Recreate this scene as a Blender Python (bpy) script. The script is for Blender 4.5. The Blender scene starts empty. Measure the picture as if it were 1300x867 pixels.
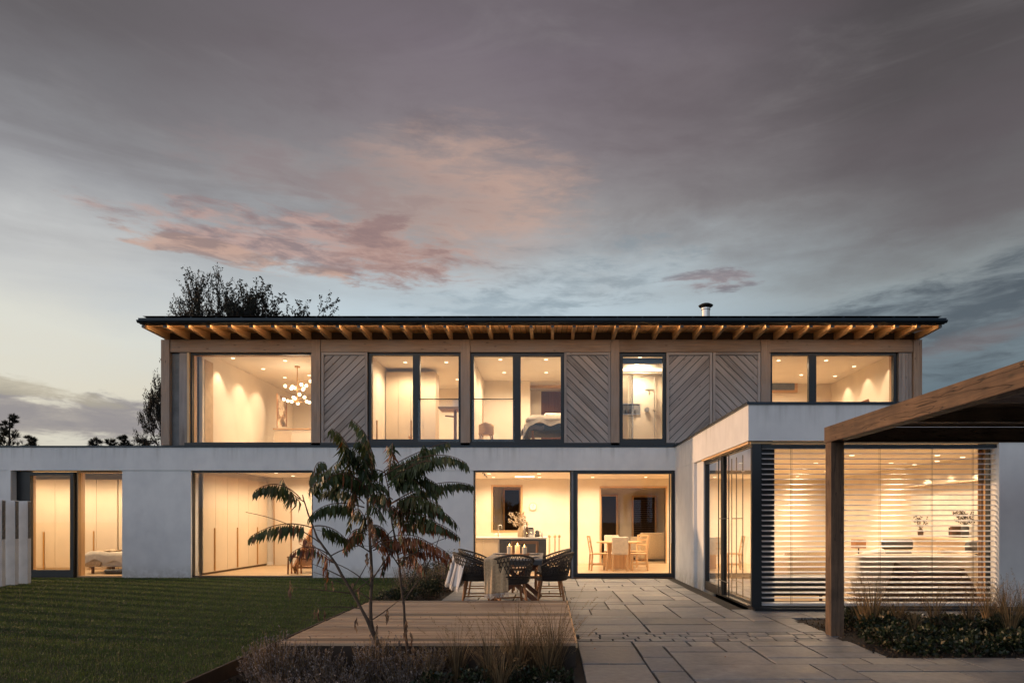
import bpy, math, random
from mathutils import Vector, Matrix, Euler
R = random.Random(7)
PI = math.pi
F = 866.7; VX, VY, EYE = 697.0, 661.0, 1.32
def X(px, Y): return (px - VX) * Y / F
def Z(py, Y): return EYE + (VY - py) * Y / F
def P(px, py, Y): return Vector((X(px, Y), Y, Z(py, Y)))
scene = bpy.context.scene
COL = scene.collection

# ------------------------------------------------------------------ mesh builder
class MB:
    def __init__(s):
        s.v = []; s.f = []; s.uv = []; s.t = []
    def face(s, idx, uv=None, t=0.5):
        s.f.append(tuple(idx)); s.t.append(t)
        s.uv.extend(uv if uv else [(0.0, 0.0)] * len(idx))
    def quad(s, a, b, c, d, t=None):
        n = len(s.v); s.v += [tuple(a), tuple(b), tuple(c), tuple(d)]
        a, b, c, d = map(Vector, (a, b, c, d))
        w = (b - a).length; h = (d - a).length
        s.face((n, n+1, n+2, n+3), [(0, 0), (w, 0), (w, h), (0, h)], R.random() if t is None else t)
    def tri(s, a, b, c, t=None):
        n = len(s.v); s.v += [tuple(a), tuple(b), tuple(c)]
        s.face((n, n+1, n+2), None, R.random() if t is None else t)
    def obox(s, M, sx, sy, sz, t=None, taper=1.0):
        """box centred at M's origin, size sx sy sz; grain (u) along the longest edge"""
        if t is None: t = R.random()
        n = len(s.v); ou, ov = R.random()*40, R.random()*40
        dims = (sx, sy, sz); L = dims.index(max(dims))
        cs = []
        for z in (-.5, .5):
            k = 1.0 if z < 0 else taper
            for (x, y) in ((-.5, -.5), (.5, -.5), (.5, .5), (-.5, .5)):
                c = (x*sx*k, y*sy*k, z*sz); cs.append(c)
                s.v.append(tuple(M @ Vector(c)))
        for q in ((0,3,2,1), (4,5,6,7), (0,1,5,4), (1,2,6,5), (2,3,7,6), (3,0,4,7)):
            pts = [cs[i] for i in q]
            # axis normal to the face
            nrm = [k for k in range(3) if max(p[k] for p in pts) - min(p[k] for p in pts) < 1e-6 or (k < 2 and taper != 1 and False)]
            nax = nrm[0] if nrm else 0
            rest = [k for k in range(3) if k != nax]
            if L in rest: ua = L; va = [k for k in rest if k != L][0]
            else: ua, va = rest
            s.face([n+i for i in q], [(p[ua]+ou, p[va]+ov+nax*3.1) for p in pts], t)
    def box(s, x0, x1, y0, y1, z0, z1, t=None):
        s.obox(Matrix.Translation(((x0+x1)/2, (y0+y1)/2, (z0+z1)/2)), abs(x1-x0), abs(y1-y0), abs(z1-z0), t)
    def bar(s, p0, p1, w, h, t=None, up=(0, 0, 1), taper=1.0):
        """square bar from p0 to p1; w across, h along 'up'"""
        p0, p1 = Vector(p0), Vector(p1); d = p1 - p0; L = d.length
        if L < 1e-6: return
        z = d / L; u = Vector(up)
        x = u.cross(z)
        if x.length < 1e-4: x = Vector((1, 0, 0)).cross(z)
        if x.length < 1e-4: x = Vector((0, 1, 0)).cross(z)
        x.normalize(); y = z.cross(x)
        M = Matrix((x, y, z)).transposed().to_4x4(); M.translation = (p0+p1)/2
        s.obox(M, w, h, L, t, taper)
    def tube(s, pts, rad, n=6, t=None, cap=True, closed=False):
        pts = [Vector(p) for p in pts]
        if t is None: t = R.random()
        if not hasattr(rad, '__len__'): rad = [rad]*len(pts)
        base = len(s.v); m = len(pts); prev = None; L = 0.0; ls = []
        for i, p in enumerate(pts):
            if i: L += (p - pts[i-1]).length
            ls.append(L)
            a = pts[max(i-1, 0)]; b = pts[min(i+1, m-1)]
            d = (b - a)
            d = d.normalized() if d.length > 1e-9 else Vector((0, 0, 1))
            if prev is None:
                ref = Vector((0, 0, 1)) if abs(d.z) < .9 else Vector((1, 0, 0))
                x = ref.cross(d).normalized()
            else:
                x = prev - d * prev.dot(d)
                x = x.normalized() if x.length > 1e-6 else Vector((1, 0, 0))
            prev = x; y = d.cross(x)
            for k in range(n):
                a_ = 2*PI*k/n
                s.v.append(tuple(p + (x*math.cos(a_) + y*math.sin(a_))*rad[i]))
        for i in range(m-1):
            for k in range(n):
                k2 = (k+1) % n
                s.face((base+i*n+k, base+i*n+k2, base+(i+1)*n+k2, base+(i+1)*n+k),
                       [(ls[i], k*.05), (ls[i], k*.05+.05), (ls[i+1], k*.05+.05), (ls[i+1], k*.05)], t)
        if cap and n > 2:
            s.face([base+k for k in reversed(range(n))], None, t)
            s.face([base+(m-1)*n+k for k in range(n)], None, t)
    def lathe(s, prof, c=(0, 0, 0), n=16, t=None):
        """prof: list of (r, z)"""
        if t is None: t = R.random()
        b = len(s.v); c = Vector(c)
        for (r, z) in prof:
            for k in range(n):
                a = 2*PI*k/n
                s.v.append((c.x+r*math.cos(a), c.y+r*math.sin(a), c.z+z))
        for i in range(len(prof)-1):
            for k in range(n):
                k2 = (k+1) % n
                s.face((b+i*n+k, b+i*n+k2, b+(i+1)*n+k2, b+(i+1)*n+k), None, t)
        s.face([b+k for k in reversed(range(n))], None, t)
        s.face([b+(len(prof)-1)*n+k for k in range(n)], None, t)
    def ball(s, c, r, n=10, t=None, sq=(1, 1, 1)):
        if t is None: t = R.random()
        b = len(s.v); c = Vector(c); m = max(4, n//2)
        for i in range(m+1):
            ph = PI*i/m
            for k in range(n):
                a = 2*PI*k/n
                s.v.append((c.x+r*sq[0]*math.sin(ph)*math.cos(a), c.y+r*sq[1]*math.sin(ph)*math.sin(a), c.z-r*sq[2]*math.cos(ph)))
        for i in range(m):
            for k in range(n):
                k2 = (k+1) % n
                s.face((b+i*n+k, b+i*n+k2, b+(i+1)*n+k2, b+(i+1)*n+k), None, t)
    def grid(s, fn, nu, nv, t=None):
        """fn(u,v)->point, u,v in 0..1"""
        b = len(s.v)
        for i in range(nu+1):
            for j in range(nv+1):
                s.v.append(tuple(fn(i/nu, j/nv)))
        for i in range(nu):
            for j in range(nv):
                a = b+i*(nv+1)+j
                s.face((a, a+nv+1, a+nv+2, a+1), [(i/nu, j/nv), ((i+1)/nu, j/nv), ((i+1)/nu, (j+1)/nv), (i/nu, (j+1)/nv)], .5 if t is None else t)
    def soft(s, x0, x1, y0, y1, z0, z1, r=.05, n=4, t=None):
        """rounded cushion-like box"""
        cx, cy, cz = (x0+x1)/2, (y0+y1)/2, (z0+z1)/2; hx, hy, hz = abs(x1-x0)/2, abs(y1-y0)/2, abs(z1-z0)/2
        r = min(r, hx*.95, hy*.95, hz*.95)
        b = len(s.v); N = 16; m = 8
        for i in range(m+1):
            ph = -PI/2 + PI*i/m
            for k in range(N):
                a = 2*PI*(k+.5)/N
                dx, dy, dz = math.cos(ph)*math.cos(a), math.cos(ph)*math.sin(a), math.sin(ph)
                sg = lambda q: (q > 1e-6) - (q < -1e-6)
                szz = -1 if i < m/2 else (1 if i > m/2 else 0)
                s.v.append((cx+sg(dx)*(hx-r)+dx*r*1.1, cy+sg(dy)*(hy-r)+dy*r*1.1, cz+szz*(hz-r)+dz*r))
        for i in range(m):
            for k in range(N):
                k2 = (k+1) % N
                s.face((b+i*N+k, b+i*N+k2, b+(i+1)*N+k2, b+(i+1)*N+k), None, .5 if t is None else t)
        s.face([b+k for k in reversed(range(N))], None, .5); s.face([b+m*N+k for k in range(N)], None, .5)
    def build(s, name, mat, parent=None, smooth=False, world=True, bevel=0):
        me = bpy.data.meshes.new(name)
        off = Vector((0, 0, 0))
        if parent is not None and world:
            p = parent
            while p is not None: off = off + p.location; p = p.parent
        vs = [(v[0]-off.x, v[1]-off.y, v[2]-off.z) for v in s.v]
        me.from_pydata(vs, [], s.f)
        uvl = me.uv_layers.new(name='UVMap')
        flat = [c for uv in s.uv for c in uv]
        uvl.data.foreach_set('uv', flat)
        at = me.attributes.new('tint', 'FLOAT', 'FACE'); at.data.foreach_set('value', s.t)
        if smooth: me.polygons.foreach_set('use_smooth', [True]*len(me.polygons))
        me.materials.append(mat); me.update()
        o = bpy.data.objects.new(name, me); COL.objects.link(o)
        if parent is not None: o.parent = parent
        if bevel:
            b = o.modifiers.new('Bevel', 'BEVEL'); b.width = bevel; b.segments = 2; b.limit_method = 'ANGLE'
        return o

def tag(o, label=None, cat=None, group=None, kind=None):
    if label: o['label'] = label
    if cat: o['category'] = cat
    if group: o['group'] = group
    if kind: o['kind'] = kind
    return o
def thing(name, label, cat, loc=(0, 0, 0), rz=0, group=None):
    o = bpy.data.objects.new(name, None); COL.objects.link(o)
    o.location = loc; o.rotation_euler = (0, 0, rz); o.empty_display_size = .2
    return tag(o, label, cat, group)
KIDS = {}
def dup(root, loc, rz=0, label=None, group=None):
    kids = {}
    for o in bpy.data.objects:
        if o.parent is not None: kids.setdefault(o.parent.name, []).append(o)
    def cp(o, par):
        c = o.copy(); COL.objects.link(c)
        if par is not None: c.parent = par
        for k in kids.get(o.name, []): cp(k, c)
        return c
    r = cp(root, None); r.location = loc; r.rotation_euler = (0, 0, rz)
    if label: r['label'] = label
    if group: r['group'] = group
    return r
def struct(o): o['kind'] = 'structure'; return o

# ------------------------------------------------------------------ materials
def srgb(r, g, b):
    f = lambda c: (c/255/12.92) if c/255 <= .04045 else ((c/255+.055)/1.055)**2.4
    return (f(r), f(g), f(b))
class NT:
    def __init__(s, name):
        s.m = bpy.data.materials.new(name); s.m.use_nodes = True
        s.t = s.m.node_tree; s.b = s.t.nodes['Principled BSDF']; s.out = s.t.nodes['Material Output']
    def n(s, typ, **kw):
        nd = s.t.nodes.new(typ)
        for k, v in kw.items():
            if k.startswith('i_'): nd.inputs[k[2:].replace('_', ' ')].default_value = v
            elif isinstance(k, str): setattr(nd, k, v)
        return nd
    def l(s, a, b): s.t.links.new(a, b)
    def ramp(s, fac, stops):
        r = s.n('ShaderNodeValToRGB'); e = r.color_ramp.elements
        while len(e) < len(stops): e.new(.5)
        for el, (p, c) in zip(e, stops): el.position = p; el.color = (*c, 1)
        s.l(fac, r.inputs[0]); return r.outputs[0]
    def math(s, op, a, b=None, clamp=False):
        m = s.n('ShaderNodeMath', operation=op, use_clamp=clamp)
        for i, q in enumerate((a, b)):
            if q is None: continue
            if isinstance(q, (int, float)): m.inputs[i].default_value = q
            else: s.l(q, m.inputs[i])
        return m.outputs[0]
    def mix(s, fac, a, b, typ='MIX'):
        m = s.n('ShaderNodeMix', data_type='RGBA', blend_type=typ)
        for i, q in ((0, fac), (6, a), (7, b)):
            if isinstance(q, (int, float)): m.inputs[i].default_value = q
            elif isinstance(q, tuple): m.inputs[i].default_value = (*q, 1)
            else: s.l(q, m.inputs[i])
        return m.outputs[2]
    def coord(s, kind='Object', scale=(1, 1, 1)):
        tc = s.n('ShaderNodeTexCoord'); mp = s.n('ShaderNodeMapping'); mp.inputs['Scale'].default_value = scale
        s.l(tc.outputs[kind], mp.inputs[0]); return mp.outputs[0]
    def noise(s, vec, scale, detail=4, rough=.55):
        nz = s.n('ShaderNodeTexNoise'); nz.inputs['Scale'].default_value = scale; nz.inputs['Detail'].default_value = detail
        nz.inputs['Roughness'].default_value = rough; s.l(vec, nz.inputs['Vector']); return nz.outputs['Fac']
    def attr(s): return s.n('ShaderNodeAttribute', attribute_name='tint').outputs['Fac']
    def bump(s, h, strength=.3, dist=.01):
        b = s.n('ShaderNodeBump'); b.inputs['Strength'].default_value = strength; b.inputs['Distance'].default_value = dist
        s.l(h, b.inputs['Height']); s.l(b.outputs[0], s.b.inputs['Normal'])
def plain(name, col, rough=.6, metal=0, var=.12, scale=6, bump=0.0, spec=.5, sheen=0, tintvar=0):
    k = NT(name); v = k.coord()
    nz = k.noise(v, scale, 5)
    lo = tuple(c*(1-var) for c in col); hi = tuple(min(1, c*(1+var)) for c in col)
    c = k.ramp(nz, [(.3, lo), (.7, hi)])
    if tintvar:
        a = k.attr(); c = k.mix(1.0, c, k.ramp(a, [(0, (1-tintvar,)*3), (1, (1+tintvar*.6,)*3)]), 'MULTIPLY')
    k.l(c, k.b.inputs['Base Color']); k.b.inputs['Roughness'].default_value = rough; k.b.inputs['Metallic'].default_value = metal
    k.b.inputs['Specular IOR Level'].default_value = spec
    if sheen: k.b.inputs['Sheen Weight'].default_value = sheen
    if bump: k.bump(k.noise(v, scale*12, 3), bump, .005)
    return k.m
def wood(name, dark, light, rough=.65, var=.35, knots=True, us=1.4, vs=34, bump=.35, grey=None, cracks=False):
    k = NT(name); uv = k.coord('UV', (us, vs, 1)); uv2 = k.coord('UV', (1.1, 6, 1))
    g = k.noise(uv, 1.0, 6, .65); w = k.noise(uv2, 1.0, 3)
    g2 = k.math('ADD', k.math('MULTIPLY', g, .7), k.math('MULTIPLY', w, .3))
    c = k.ramp(g2, [(.32, dark), (.68, light)])
    a = k.attr(); c = k.mix(1.0, c, k.ramp(a, [(0, (1-var,)*3), (.5, (1, 1, 1)), (1, (1+var*.5,)*3)]), 'MULTIPLY')
    if grey:
        wn = k.noise(k.coord('Object'), .9, 3)
        c = k.mix(k.ramp(wn, [(.35, (0, 0, 0)), (.65, (1, 1, 1))]), c, k.mix(.55, c, grey))
    if knots:
        vo = k.n('ShaderNodeTexVoronoi'); vo.inputs['Scale'].default_value = 1.0
        k.l(k.coord('UV', (2.6, 7, 1)), vo.inputs['Vector'])
        kn = k.ramp(vo.outputs['Distance'], [(.05, (1, 1, 1)), (.13, (0, 0, 0))])
        c = k.mix(k.math('MULTIPLY', kn, .6), c, tuple(q*.35 for q in dark))
    hgt = g
    if cracks:
        cr = k.noise(k.coord('UV', (1.3, 15, 1)), 1.0, 2, .4); cm = k.ramp(k.math('ABSOLUTE', k.math('SUBTRACT', cr, .53)), [(0, (1, 1, 1)), (.012, (0, 0, 0))])
        c = k.mix(k.math('MULTIPLY', cm, .85), c, (.006, .004, .003)); hgt = k.math('SUBTRACT', g, cm)
        wn = k.noise(k.coord('Object'), 3.0, 4); c = k.mix(1.0, c, k.ramp(wn, [(.3, (.62, .6, .58)), (.7, (1.35, 1.3, 1.25))]), 'MULTIPLY')
    k.l(c, k.b.inputs['Base Color']); k.b.inputs['Roughness'].default_value = rough
    k.bump(hgt, bump, .004); return k.m
M = {}
def render_mat():
    k = NT('white_render'); v = k.coord()
    a = k.noise(v, .7, 5, .6); b = k.noise(k.coord('Object', (1, 1, .8)), 3.1, 6)
    c = k.mix(.5, k.ramp(a, [(.3, (.60, .60, .60)), (.7, (.74, .735, .72))]), k.ramp(b, [(.3, (.62, .62, .62)), (.6, (.76, .755, .74))]))
    # weather streaks below the coping and soil splash at the foot of the wall
    tc = k.n('ShaderNodeTexCoord'); ge = k.n('ShaderNodeNewGeometry'); sz = k.n('ShaderNodeSeparateXYZ'); k.l(ge.outputs['Position'], sz.inputs[0])
    mpn = k.n('ShaderNodeMapping'); mpn.inputs['Scale'].default_value = (7, 7, .5); k.l(ge.outputs['Position'], mpn.inputs[0])
    stn = k.noise(mpn.outputs[0], 1.0, 4, .6)
    def rng(v, a, b_):
        mr = k.n('ShaderNodeMapRange', interpolation_type='SMOOTHSTEP'); mr.inputs[1].default_value = a; mr.inputs[2].default_value = b_; k.l(v, mr.inputs[0]); return mr.outputs[0]
    f1 = k.math('MULTIPLY', rng(sz.outputs[2], 2.55, 3.03), rng(stn, .46, .72)); c = k.mix(k.math('MULTIPLY', f1, .38), c, (.33, .32, .29))
    f2 = k.math('MULTIPLY', rng(sz.outputs[2], .38, .0), rng(k.noise(v, 5.0, 5, .65), .30, .62)); c = k.mix(k.math('MULTIPLY', f2, .5), c, (.30, .27, .21))
    k.l(c, k.b.inputs['Base Color']); k.b.inputs['Roughness'].default_value = .85
    k.b.inputs['Specular IOR Level'].default_value = .2
    k.bump(k.noise(v, 90, 4), .25, .004); return k.m
M['render'] = render_mat()
M['larch'] = wood('weathered_larch', (.17, .105, .065), (.42, .285, .19), grey=(.30, .265, .24))
M['shutter'] = wood('silvered_larch_boards', (.19, .15, .13), (.46, .385, .33), var=.36, grey=(.38, .355, .345))
M['rafter'] = wood('fresh_larch', (.56, .34, .16), (.82, .57, .32), var=.2, knots=False)
M['soffit'] = wood('soffit_boards', (.62, .36, .16), (.88, .58, .30), var=.3, knots=False)
M['eavedark'] = plain('dark_eaves_wood', (.035, .018, .010), .8)  # dark wood of the infill between the rafters
M['deck'] = wood('deck_boards', (.20, .12, .07), (.60, .42, .27), var=.75, us=1.0, vs=22, grey=(.36, .27, .20))
M['pergola'] = wood('aged_oak', (.048, .028, .017), (.175, .108, .064), var=.15, us=1.6, vs=26, bump=1.0, cracks=True)
M['pergdark'] = wood('aged_oak_board', (.10, .072, .05), (.24, .18, .13), var=.25, us=1.2, vs=18, bump=.8, cracks=True)
M['oak'] = wood('pale_oak', (.42, .24, .11), (.62, .40, .20), var=.12, knots=False, bump=.1)
M['teak'] = wood('teak', (.20, .085, .03), (.42, .20, .08), var=.15, knots=False, bump=.2)
M['dkteak'] = wood('dark_teak', (.10, .035, .015), (.22, .09, .04), var=.15, knots=False)
M['steel'] = plain('anthracite_aluminium', (.016, .018, .020), .42, .3, .15, 3)
M['gutter'] = plain('dark_blue_metal', (.020, .028, .036), .35, .6, .2, 2)
M['iwall'] = plain('plaster_wall', (.74, .66, .54), .9, 0, .05, 2, spec=.2)
M['icab'] = plain('matt_cabinet', (.66, .54, .39), .55, 0, .04, 2)
M['iceil'] = plain('ceiling_paint', (.80, .74, .64), .9, 0, .03, 2, spec=.1)
M['ifloor'] = wood('oak_floor', (.44, .30, .17), (.62, .46, .29), var=.12, knots=False, bump=.05, rough=.35)
M['line'] = plain('shadow_gap', (.10, .055, .025), .8)
M['brass'] = plain('brass', (.55, .32, .12), .35, .9, .05)
M['chrome'] = plain('brushed_steel', (.55, .52, .48), .3, .9, .05)
M['dark'] = plain('charcoal_lacquer', (.045, .043, .042), .45, 0, .2)
M['darkglass'] = plain('night_window', (.030, .019, .011), .9, 0, .1, spec=.0)
M['grey'] = plain('grey_fabric', (.16, .16, .17), .9, 0, .2, 20, .3, sheen=.3)
M['bluegrey'] = plain('blue_grey_fabric', (.07, .085, .10), .9, 0, .2, 20, .3)
M['cream'] = plain('cream_fabric', (.62, .53, .41), .9, 0, .1, 14, .3, sheen=.3)
M['beige'] = plain('beige_wool', (.52, .37, .21), .95, 0, .25, 40, .6, sheen=.4)
M['brown'] = plain('brown_wool', (.085, .05, .03), .95, 0, .4, 14, .6)
M['white'] = plain('white_glaze', (.75, .70, .62), .4, 0, .05)
M['zinc'] = plain('dull_zinc', (.20, .19, .18), .6, .3, .15)
M['wax'] = plain('candle_wax', (.70, .58, .40), .5, 0, .05)
M['wicker'] = plain('dark_wicker', (.030, .024, .019), .6, 0, .4, 40, .3, tintvar=.5)
M['slat'] = plain('blind_slat', (.68, .67, .67), .42, .1, .05, 3)
M['finw'] = plain('pale_concrete', (.62, .61, .60), .7, 0, .12, 3, .3)
M['stripe'] = None
def stripe_mat():
    k = NT('striped_wool'); sx = k.n('ShaderNodeSeparateXYZ'); k.l(k.coord('UV'), sx.inputs[0])
    w = k.math('SINE', k.math('MULTIPLY', sx.outputs[1], 34.0))
    c = k.ramp(w, [(.35, (.62, .60, .57)), (.6, (.23, .22, .22))])
    k.l(k.mix(k.math('GREATER_THAN', sx.outputs[1], .72), c, (.66, .64, .61)), k.b.inputs['Base Color'])
    k.b.inputs['Roughness'].default_value = .95; return k.m
M['stripe'] = stripe_mat()
def glass_mat():
    k = NT('window_glass'); k.t.nodes.remove(k.b)
    tr = k.n('ShaderNodeBsdfTransparent'); tr.inputs[0].default_value = (.95, .95, .94, 1)
    gl = k.n('ShaderNodeBsdfGlossy'); gl.inputs['Roughness'].default_value = .015; gl.inputs[0].default_value = (.9, .95, 1, 1)
    fr = k.n('ShaderNodeFresnel'); fr.inputs[0].default_value = 1.45
    mx = k.n('ShaderNodeMixShader'); k.l(k.math('MULTIPLY', fr.outputs[0], .78, True), mx.inputs[0]); k.l(tr.outputs[0], mx.inputs[1]); k.l(gl.outputs[0], mx.inputs[2])
    k.l(mx.outputs[0], k.out.inputs[0]); return k.m
M['glass'] = glass_mat()
def emit(name, col, s):
    k = NT(name); k.b.inputs['Emission Color'].default_value = (*col, 1); k.b.inputs['Emission Strength'].default_value = s
    k.b.inputs['Base Color'].default_value = (*col, 1); return k.m
M['lamp'] = emit('lit_lamp', (1, .84, .60), 2.2)
M['flame'] = emit('candle_flame', (1, .62, .22), 9.0)
def stone_mat():
    k = NT('sandstone_slab'); v = k.coord(); a = k.attr()
    base = k.ramp(a, [(0, (.13, .135, .145)), (.25, (.25, .25, .25)), (.5, (.35, .33, .30)), (.75, (.18, .19, .21)), (1, (.41, .37, .33))])
    n1 = k.noise(v, 2.2, 6, .6); n2 = k.noise(v, 14, 5, .6)
    c = k.mix(1.0, base, k.ramp(n1, [(.32, (.50, .54, .62)), (.68, (1.22, 1.21, 1.20))]), 'MULTIPLY')
    c = k.mix(1.0, c, k.ramp(n2, [(.3, (.82,)*3), (.7, (1.12,)*3)]), 'MULTIPLY')
    k.l(c, k.b.inputs['Base Color'])
    k.l(k.ramp(n1, [(.3, (.42,)*3), (.7, (.68,)*3)]), k.b.inputs['Roughness'])
    k.bump(k.math('ADD', k.noise(v, 9, 6, .6), k.math('MULTIPLY', n1, 1.4)), .55, .012); return k.m
M['stone'] = stone_mat()
def foliage_mat(name, stops, rough=.5, trans=.25):
    k = NT(name); a = k.attr(); c = k.ramp(a, stops)
    nz = k.noise(k.coord(), 5, 3); c = k.mix(1.0, c, k.ramp(nz, [(.3, (.65,)*3), (.7, (1.3,)*3)]), 'MULTIPLY')
    k.l(c, k.b.inputs['Base Color']); k.b.inputs['Roughness'].default_value = rough
    if trans:
        tl = k.n('ShaderNodeBsdfTranslucent'); k.l(c, tl.inputs[0]); mx = k.n('ShaderNodeMixShader'); mx.inputs[0].default_value = trans
        k.l(k.b.outputs[0], mx.inputs[1]); k.l(tl.outputs[0], mx.inputs[2]); k.l(mx.outputs[0], k.out.inputs[0])
    return k.m
M['sumac'] = foliage_mat('sumac_leaf', [(0, (.018, .034, .010)), (.5, (.045, .070, .018)), (.88, (.105, .105, .032)), (1, (.12, .065, .025))])
M['sumacdry'] = foliage_mat('sumac_autumn_leaf', [(0, (.05, .025, .012)), (.4, (.17, .045, .014)), (.75, (.30, .085, .02)), (1, (.24, .14, .06))])
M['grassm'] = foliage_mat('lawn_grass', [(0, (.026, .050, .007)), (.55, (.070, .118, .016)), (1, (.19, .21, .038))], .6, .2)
M['dryg'] = foliage_mat('dry_grass', [(0, (.06, .048, .026)), (.5, (.19, .13, .065)), (1, (.38, .25, .12))], .7)
M['lav'] = foliage_mat('silver_foliage', [(0, (.08, .07, .075)), (.5, (.21, .18, .175)), (1, (.38, .32, .28))], .8, .15)
M['dkleaf'] = foliage_mat('dark_leaf', [(0, (.010, .017, .007)), (.6, (.022, .036, .012)), (.93, (.05, .06, .02)), (1, (.20, .15, .07))], .45)
M['farleaf'] = foliage_mat('far_leaf', [(0, (.006, .008, .007)), (1, (.022, .026, .016))], .7)
M['litter'] = foliage_mat('leaf_litter', [(0, (.02, .014, .009)), (.5, (.06, .042, .026)), (.8, (.13, .09, .055)), (1, (.05, .06, .03))], .8)
M['bark'] = plain('bark', (.085, .058, .040), .85, 0, .45, 18, .6)
M['farbark'] = plain('far_bark', (.012, .011, .010), .9, 0, .2)
M['soil'] = plain('soil', (.022, .016, .012), .95, 0, .5, 9, .8)
M['corten'] = plain('edging_steel', (.045, .030, .020), .7, .2, .35, 4, .3)
M['earth'] = plain('ground_earth', (.03, .035, .018), .95, 0, .4, .8)
# ================================================================== CAMERA / SKY / SUN
cam = bpy.data.cameras.new('camera'); co = bpy.data.objects.new('camera', cam); COL.objects.link(co)
co.location = (0, 0, EYE); co.rotation_euler = (PI/2, 0, 0)
cam.sensor_width = 36; cam.lens = 24; cam.shift_x = -47/1300; cam.shift_y = 227.5/1300
cam.clip_start = .1; cam.clip_end = 3000
scene.camera = co
scene.view_settings.view_transform = 'Standard'; scene.view_settings.look = 'None'; scene.view_settings.exposure = 0
scene.cycles.use_denoising = True
scene.cycles.max_bounces = 7; scene.cycles.diffuse_bounces = 4; scene.cycles.glossy_bounces = 3; scene.cycles.transparent_max_bounces = 12
scene.cycles.sample_clamp_indirect = 4; scene.cycles.caustics_reflective = False; scene.cycles.caustics_refractive = False

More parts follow.
